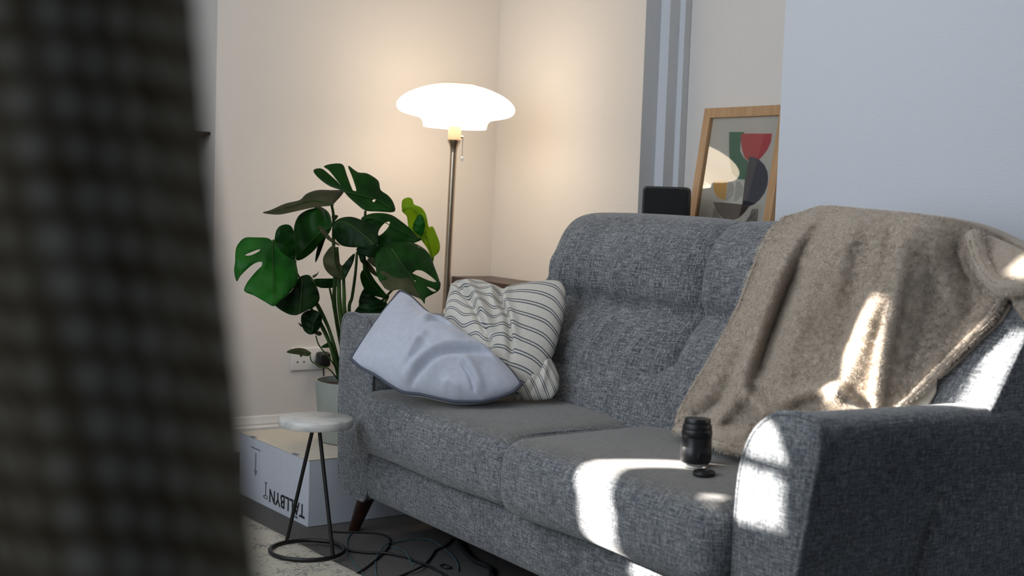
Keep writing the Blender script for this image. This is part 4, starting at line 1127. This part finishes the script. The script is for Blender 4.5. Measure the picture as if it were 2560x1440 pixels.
def leaf(outline, d, gx, gy, mat, vein=None, holes=(), cup=.03, crisp=False, wave=.008):
    # outline in the photograph; the blade is a real curved sheet set at distance d with slopes gx, gy
    O = [(p.x, p.y) for p in catmull([(a, b, 0) for a, b in [zq(p) for p in outline]], 3, True)]
    Hs = [[(p.x, p.y) for p in catmull([(a, b, 0) for a, b in [zq(p) for p in h]], 3, True)] for h in holes]
    cx = sum(p[0] for p in O) / len(O); cy = sum(p[1] for p in O) / len(O)
    x0 = min(p[0] for p in O); x1 = max(p[0] for p in O); y0 = min(p[1] for p in O); y1 = max(p[1] for p in O); sz = max(x1 - x0, y1 - y0)
    P = [Vector(p) for p in O]; E = [(i, (i + 1) % len(O)) for i in range(len(O))]
    for h in Hs:
        b = len(P); P += [Vector(p) for p in h]; E += [(b + i, b + (i + 1) % len(h)) for i in range(len(h))]
    st_ = max(3.0, sz / 26)
    y = y0
    while y < y1:
        x = x0
        while x < x1:
            q = (x + (y % (2 * st_)) * .3, y)
            if ptin(q, O) and not any(ptin(q, h) for h in Hs) and pdist(q[0], q[1], O + [O[0]])[0] > st_ * .45: P.append(Vector(q))
            x += st_
        y += st_
    vs, es, fs, *_ = delaunay_2d_cdt(P, E, [], 0, 1e-4)
    V_ = [zq(p) for p in vein] if vein else [(cx, y0), (cx, y1)]
    V_ = sm(V_, 6)
    bm = bmesh.new(); B = []
    for p in vs:
        dv, tv = pdist(p.x, p.y, V_)
        dd = d + gx * (p.x - cx) / 100 + gy * (p.y - cy) / 100 + cup * (dv / (sz * .5)) ** 2 - .004 * math.exp(-(dv / 3.0) ** 2) * (1 if vein else 0)
        # side veins give the blade its ribs
        dd += wave * math.sin(tv * 22 + dv / sz * 9) * min(1, dv / (sz * .3)) * .35 + wave * noise.noise(Vector((p.x * .03, p.y * .03, d * 7)))
        B.append(bm.verts.new(at(p.x, p.y, dd)))
    for f in fs:
        c = (sum(vs[i].x for i in f) / len(f), sum(vs[i].y for i in f) / len(f))
        if not ptin(c, O) or any(ptin(c, h) for h in Hs): continue
        ff_ = bm.faces.new([B[i] for i in f]); ff_.normal_update()
        if ff_.normal.dot(CAM - ff_.calc_center_median()) < 0: ff_.normal_flip()
    o = obj('leaf', bm, mat, plant, uv='keep')
    md = o.modifiers.new('t', 'SOLIDIFY'); md.thickness = .0012
    if vein:
        vb_ = bmesh.new(); pts = []
        for x_, y_ in V_:
            pts.append(at(x_, y_, d + gx * (x_ - cx) / 100 + gy * (y_ - cy) / 100 - .006))
        tube(vb_, pts, [.0022 * (1 - .7 * i / len(pts)) for i in range(len(pts))], 6)
        obj('midrib', vb_, M['stem'], o)
    return o
D0 = 4.12
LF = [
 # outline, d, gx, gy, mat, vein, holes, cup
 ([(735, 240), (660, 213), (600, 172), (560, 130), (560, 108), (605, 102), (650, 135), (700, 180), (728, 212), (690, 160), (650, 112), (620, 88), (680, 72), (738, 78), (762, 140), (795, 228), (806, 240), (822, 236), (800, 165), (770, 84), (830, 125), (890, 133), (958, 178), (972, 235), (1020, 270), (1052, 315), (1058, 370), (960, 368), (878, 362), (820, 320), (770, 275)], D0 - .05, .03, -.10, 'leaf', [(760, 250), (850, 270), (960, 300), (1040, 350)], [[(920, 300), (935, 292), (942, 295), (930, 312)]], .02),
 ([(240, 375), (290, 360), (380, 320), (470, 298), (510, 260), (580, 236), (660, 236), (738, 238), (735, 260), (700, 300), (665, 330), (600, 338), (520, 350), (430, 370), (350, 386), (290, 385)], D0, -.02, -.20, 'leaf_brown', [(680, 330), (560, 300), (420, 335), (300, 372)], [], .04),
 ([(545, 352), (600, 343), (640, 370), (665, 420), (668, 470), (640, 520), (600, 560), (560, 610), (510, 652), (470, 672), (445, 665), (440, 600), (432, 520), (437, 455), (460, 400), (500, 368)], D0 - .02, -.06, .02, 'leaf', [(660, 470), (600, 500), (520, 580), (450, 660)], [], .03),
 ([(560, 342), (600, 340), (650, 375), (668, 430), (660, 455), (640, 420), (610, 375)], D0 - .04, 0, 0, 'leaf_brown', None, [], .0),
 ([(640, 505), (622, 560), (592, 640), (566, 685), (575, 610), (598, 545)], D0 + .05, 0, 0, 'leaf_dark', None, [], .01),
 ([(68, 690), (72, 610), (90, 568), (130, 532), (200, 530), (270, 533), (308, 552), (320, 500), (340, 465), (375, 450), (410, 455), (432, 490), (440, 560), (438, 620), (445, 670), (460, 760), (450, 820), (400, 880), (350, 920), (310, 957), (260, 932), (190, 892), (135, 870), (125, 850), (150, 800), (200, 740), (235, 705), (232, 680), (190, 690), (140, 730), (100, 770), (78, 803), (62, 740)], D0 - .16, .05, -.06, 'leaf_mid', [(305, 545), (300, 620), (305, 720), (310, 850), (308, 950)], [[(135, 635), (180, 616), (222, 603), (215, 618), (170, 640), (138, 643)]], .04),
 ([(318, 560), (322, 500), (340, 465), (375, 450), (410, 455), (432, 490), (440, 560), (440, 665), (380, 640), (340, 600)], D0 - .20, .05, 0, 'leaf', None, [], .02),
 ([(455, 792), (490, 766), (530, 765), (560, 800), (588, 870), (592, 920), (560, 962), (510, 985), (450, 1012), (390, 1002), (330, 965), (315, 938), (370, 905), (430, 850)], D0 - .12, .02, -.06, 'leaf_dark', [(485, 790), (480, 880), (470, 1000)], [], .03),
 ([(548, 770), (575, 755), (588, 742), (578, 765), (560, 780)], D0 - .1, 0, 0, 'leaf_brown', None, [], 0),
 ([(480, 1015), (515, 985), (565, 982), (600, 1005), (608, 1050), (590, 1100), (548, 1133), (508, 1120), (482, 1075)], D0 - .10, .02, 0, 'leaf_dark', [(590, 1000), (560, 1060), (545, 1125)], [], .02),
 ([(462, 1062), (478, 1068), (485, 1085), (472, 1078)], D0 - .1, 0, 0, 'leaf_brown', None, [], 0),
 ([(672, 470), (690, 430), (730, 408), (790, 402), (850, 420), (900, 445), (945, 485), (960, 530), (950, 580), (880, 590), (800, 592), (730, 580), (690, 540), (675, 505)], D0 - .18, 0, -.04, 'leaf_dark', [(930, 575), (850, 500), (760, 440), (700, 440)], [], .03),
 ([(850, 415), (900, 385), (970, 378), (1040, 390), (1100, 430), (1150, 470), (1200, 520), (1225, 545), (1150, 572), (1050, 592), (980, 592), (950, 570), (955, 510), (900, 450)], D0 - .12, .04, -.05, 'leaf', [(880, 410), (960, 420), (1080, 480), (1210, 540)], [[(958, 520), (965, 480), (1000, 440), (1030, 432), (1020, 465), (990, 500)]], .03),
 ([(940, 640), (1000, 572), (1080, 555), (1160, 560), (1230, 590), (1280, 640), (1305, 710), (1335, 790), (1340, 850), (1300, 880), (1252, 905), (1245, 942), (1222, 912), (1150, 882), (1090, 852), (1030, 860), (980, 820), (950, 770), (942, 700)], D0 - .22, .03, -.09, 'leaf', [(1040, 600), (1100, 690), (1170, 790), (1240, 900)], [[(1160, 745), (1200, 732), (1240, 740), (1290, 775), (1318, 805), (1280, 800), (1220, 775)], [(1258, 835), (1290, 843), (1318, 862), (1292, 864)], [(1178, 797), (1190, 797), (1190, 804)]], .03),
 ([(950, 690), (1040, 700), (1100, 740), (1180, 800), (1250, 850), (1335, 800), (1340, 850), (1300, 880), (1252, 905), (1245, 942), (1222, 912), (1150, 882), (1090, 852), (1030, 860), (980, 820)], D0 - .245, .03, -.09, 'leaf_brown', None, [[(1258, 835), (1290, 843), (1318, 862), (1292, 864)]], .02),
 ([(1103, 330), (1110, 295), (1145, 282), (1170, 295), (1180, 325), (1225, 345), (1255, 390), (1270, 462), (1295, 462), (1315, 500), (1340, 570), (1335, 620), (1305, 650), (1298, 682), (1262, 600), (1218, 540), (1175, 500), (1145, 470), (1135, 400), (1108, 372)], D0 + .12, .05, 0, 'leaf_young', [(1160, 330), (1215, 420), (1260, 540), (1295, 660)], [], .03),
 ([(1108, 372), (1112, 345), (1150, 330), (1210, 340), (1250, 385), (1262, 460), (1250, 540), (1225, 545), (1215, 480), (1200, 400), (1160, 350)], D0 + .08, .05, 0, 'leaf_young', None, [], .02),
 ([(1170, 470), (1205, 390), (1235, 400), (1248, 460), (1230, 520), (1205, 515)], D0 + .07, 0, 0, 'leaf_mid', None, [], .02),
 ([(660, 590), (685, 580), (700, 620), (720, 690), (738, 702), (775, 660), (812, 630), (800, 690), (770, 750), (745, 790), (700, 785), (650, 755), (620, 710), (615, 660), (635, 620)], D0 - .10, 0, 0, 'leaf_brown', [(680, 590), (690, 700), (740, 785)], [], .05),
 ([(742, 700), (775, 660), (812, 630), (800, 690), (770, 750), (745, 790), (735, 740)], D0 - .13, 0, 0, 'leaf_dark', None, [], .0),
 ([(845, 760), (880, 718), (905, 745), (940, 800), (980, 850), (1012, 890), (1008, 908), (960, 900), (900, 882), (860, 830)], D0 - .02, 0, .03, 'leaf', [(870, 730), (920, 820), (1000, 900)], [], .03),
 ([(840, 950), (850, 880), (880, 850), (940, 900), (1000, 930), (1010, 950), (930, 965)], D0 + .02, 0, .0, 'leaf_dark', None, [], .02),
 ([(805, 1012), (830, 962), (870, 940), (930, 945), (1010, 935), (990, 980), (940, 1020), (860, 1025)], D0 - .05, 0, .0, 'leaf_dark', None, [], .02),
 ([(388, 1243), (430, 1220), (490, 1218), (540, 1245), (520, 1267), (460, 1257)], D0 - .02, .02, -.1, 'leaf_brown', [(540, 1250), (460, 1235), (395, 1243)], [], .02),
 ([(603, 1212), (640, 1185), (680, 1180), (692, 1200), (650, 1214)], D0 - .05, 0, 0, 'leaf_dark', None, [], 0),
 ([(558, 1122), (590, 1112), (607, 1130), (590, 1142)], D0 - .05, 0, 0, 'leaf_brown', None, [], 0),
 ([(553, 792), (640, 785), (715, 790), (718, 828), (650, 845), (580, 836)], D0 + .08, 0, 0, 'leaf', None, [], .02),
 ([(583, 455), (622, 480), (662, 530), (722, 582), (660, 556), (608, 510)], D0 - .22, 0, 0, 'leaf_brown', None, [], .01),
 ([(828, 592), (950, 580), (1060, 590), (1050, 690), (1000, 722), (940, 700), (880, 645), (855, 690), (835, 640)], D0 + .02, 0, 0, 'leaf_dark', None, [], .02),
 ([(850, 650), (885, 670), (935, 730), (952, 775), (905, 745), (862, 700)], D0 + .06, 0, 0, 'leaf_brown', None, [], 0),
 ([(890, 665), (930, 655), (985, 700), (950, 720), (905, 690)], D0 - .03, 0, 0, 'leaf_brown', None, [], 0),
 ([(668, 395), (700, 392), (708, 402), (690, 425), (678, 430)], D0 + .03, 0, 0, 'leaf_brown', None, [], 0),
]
for it in LF:
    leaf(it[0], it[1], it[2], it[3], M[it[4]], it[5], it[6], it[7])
soil_z = BH + .18
def stem(P, r0=.006, r1=.004, d=D0, root=(0, 0)):
    pts = [at(*zq(p), d) for p in P]
    pts.append(Vector((pot_c.x + root[0], pot_c.y + root[1], soil_z - .012)))
    c = catmull(pts, 6); bm = bmesh.new()
    tube(bm, c, [r1 + (r0 - r1) * i / len(c) for i in range(len(c))], 10); obj('stem', bm, M['stem'], plant)
stem([(668, 330), (680, 400), (680, 560), (688, 760), (692, 1000)], .007, .004, D0 + .02, (-.01, .0))
stem([(700, 590), (712, 760), (724, 1010)], .009, .005, D0 - .04, (.0, -.01))
stem([(742, 785), (746, 900), (752, 1010)], .007, .005, D0 - .06, (.01, 0))
stem([(826, 620), (815, 760), (795, 900), (778, 1010)], .006, .004, D0 + .03, (.02, .01))
stem([(580, 940), (620, 1020), (655, 1110), (688, 1220)], .006, .004, D0 - .05, (-.03, -.01))
stem([(600, 1080), (645, 1170), (680, 1260)], .006, .003, D0 - .06, (-.03, -.03))
stem([(540, 970), (600, 1060), (660, 1200)], .006, .004, D0 - .02, (-.04, 0))
stem([(878, 365), (870, 500), (872, 720), (878, 850), (840, 1020)], .007, .004, D0 + .05, (.04, .01))
stem([(445, 672), (448, 740), (520, 860), (600, 1000), (672, 1160)], .005, .0025, D0 + .05, (-.02, .02))
stem([(655, 845), (675, 930), (690, 1010)], .005, .003, D0 + .06, (0, .02))
stem([(1020, 890), (1000, 930), (900, 1080)], .005, .004, D0 - .0, (.05, .0))
stem([(570, 1140), (590, 1200), (640, 1260), (685, 1325)], .0025, .002, D0 - .02, (-.02, .0))
stem([(535, 1262), (545, 1300), (600, 1330), (660, 1355)], .0022, .0018, D0 - .03, (-.03, .0))
stem([(1300, 660), (1200, 720), (1050, 850), (900, 1060)], .005, .003, D0 + .1, (.05, .03))

# ================================================================== CURTAIN in the foreground, close to the camera
cur = []
edgep = sm([(455, -260), (482, -60), (500, 120), (520, 330), (548, 560), (578, 800), (605, 1020), (628, 1240), (655, 1460), (690, 1700)], 6)
DC = .45
rows = []
for i, (ex_, ey_) in enumerate(edgep):
    row = []
    for k in range(41):
        s = k / 40
        x_ = ex_ - s * 900
        row.append(at(x_, ey_ + s * 40, DC + .02 * math.sin(s * 9) + .03 * s))
    rows.append(row)
bm = bmesh.new(); lay = bm.loops.layers.uv.new('UVMap')
# carry it on up and down so that it hangs as one long panel
t0, b0 = rows[0], rows[-1]
ext = lambda row, z, sx: [Vector((p.x + sx * .0, p.y, z)) for p in row]
rows = [ext(t0, 1.75, 0), ext(t0, 1.4, 0)] + rows + [ext(b0, .60, 0), ext(b0, .25, 0), ext(b0, .02, 0)]
V = [[bm.verts.new(p) for p in r] for r in rows]
acc = [0]
for a, b in zip(rows, rows[1:]): acc.append(acc[-1] + (b[0] - a[0]).length)
wl = [0]
for a, b in zip(rows[4], rows[4][1:]): wl.append(wl[-1] + (b - a).length)
for j in range(len(V) - 1):
    for i in range(40):
        f = bm.faces.new((V[j][i], V[j + 1][i], V[j + 1][i + 1], V[j][i + 1]))
        for lp, (a, b) in zip(f.loops, ((i, j), (i, j + 1), (i + 1, j + 1), (i + 1, j))): lp[lay].uv = (wl[a] + acc[b] * .12, acc[b] + wl[a] * .12)
co_ = obj('curtain', bm, M['curtain'], uv='keep')
md = co_.modifiers.new('t', 'SOLIDIFY'); md.thickness = .003
tag(co_, 'dark olive brown coarsely woven curtain, blurred, hanging close at the left edge', 'curtain')

# ================================================================== LIGHT
w = bpy.data.worlds.new('sky'); scn.world = w; w.use_nodes = True
bg = w.node_tree.nodes['Background']; bg.inputs['Color'].default_value = (.68, .80, 1, 1); bg.inputs['Strength'].default_value = .14
def light(kind, name, loc, energy, color, rot=None, size=None, sy=None, **k):
    ld = bpy.data.lights.new(name, kind); ld.energy = energy; ld.color = color
    if kind == 'AREA': ld.shape = 'RECTANGLE'; ld.size = size; ld.size_y = sy or size
    o = bpy.data.objects.new(name, ld); col.objects.link(o); o.location = loc
    if rot is not None: o.rotation_euler = rot
    for a, b in k.items(): setattr(ld, a, b)
    return o
def aim(o, d): o.rotation_euler = Vector(d).to_track_quat('-Z', 'Y').to_euler()
s = light('SUN', 'sun', (-3, 6, 4), 42, (1, .94, .86), angle=math.radians(.45)); aim(s, SUN)
a1 = light('AREA', 'window_glow', (-.22, 2.6, 1.45), 36, (.80, .90, 1), size=2.6, sy=1.7); aim(a1, (1, .05, -.12))
a2 = light('AREA', 'ceiling_fill', (1.3, 2.6, 2.55), 11, (1, .90, .80), size=1.8, sy=2.6); aim(a2, (.05, .05, -1))  # added warm fill without a real source, tints the upward faces

# ================================================================== CAMERA
cd = bpy.data.cameras.new('camera'); cam = bpy.data.objects.new('camera', cd); col.objects.link(cam)
r_ = Vector([RW[i][0] for i in range(3)]); u_ = -Vector([RW[i][1] for i in range(3)]); b_ = -Vector([RW[i][2] for i in range(3)])
cam.matrix_world = Matrix(((r_.x, u_.x, b_.x, CAM.x), (r_.y, u_.y, b_.y, CAM.y), (r_.z, u_.z, b_.z, CAM.z), (0, 0, 0, 1)))
cd.sensor_width = 36; cd.sensor_fit = 'HORIZONTAL'; cd.lens = 36 * FPX / 2560; cd.clip_start = .02
cd.dof.use_dof = True; cd.dof.focus_distance = 3.6; cd.dof.aperture_fstop = 46.94 / 11.5
scn.camera = cam
scn.view_settings.view_transform = 'Standard'; scn.view_settings.look = 'None'
scn.view_settings.exposure = 0; scn.view_settings.gamma = 1
scn.cycles.use_denoising = True
scn.cycles.max_bounces = 8
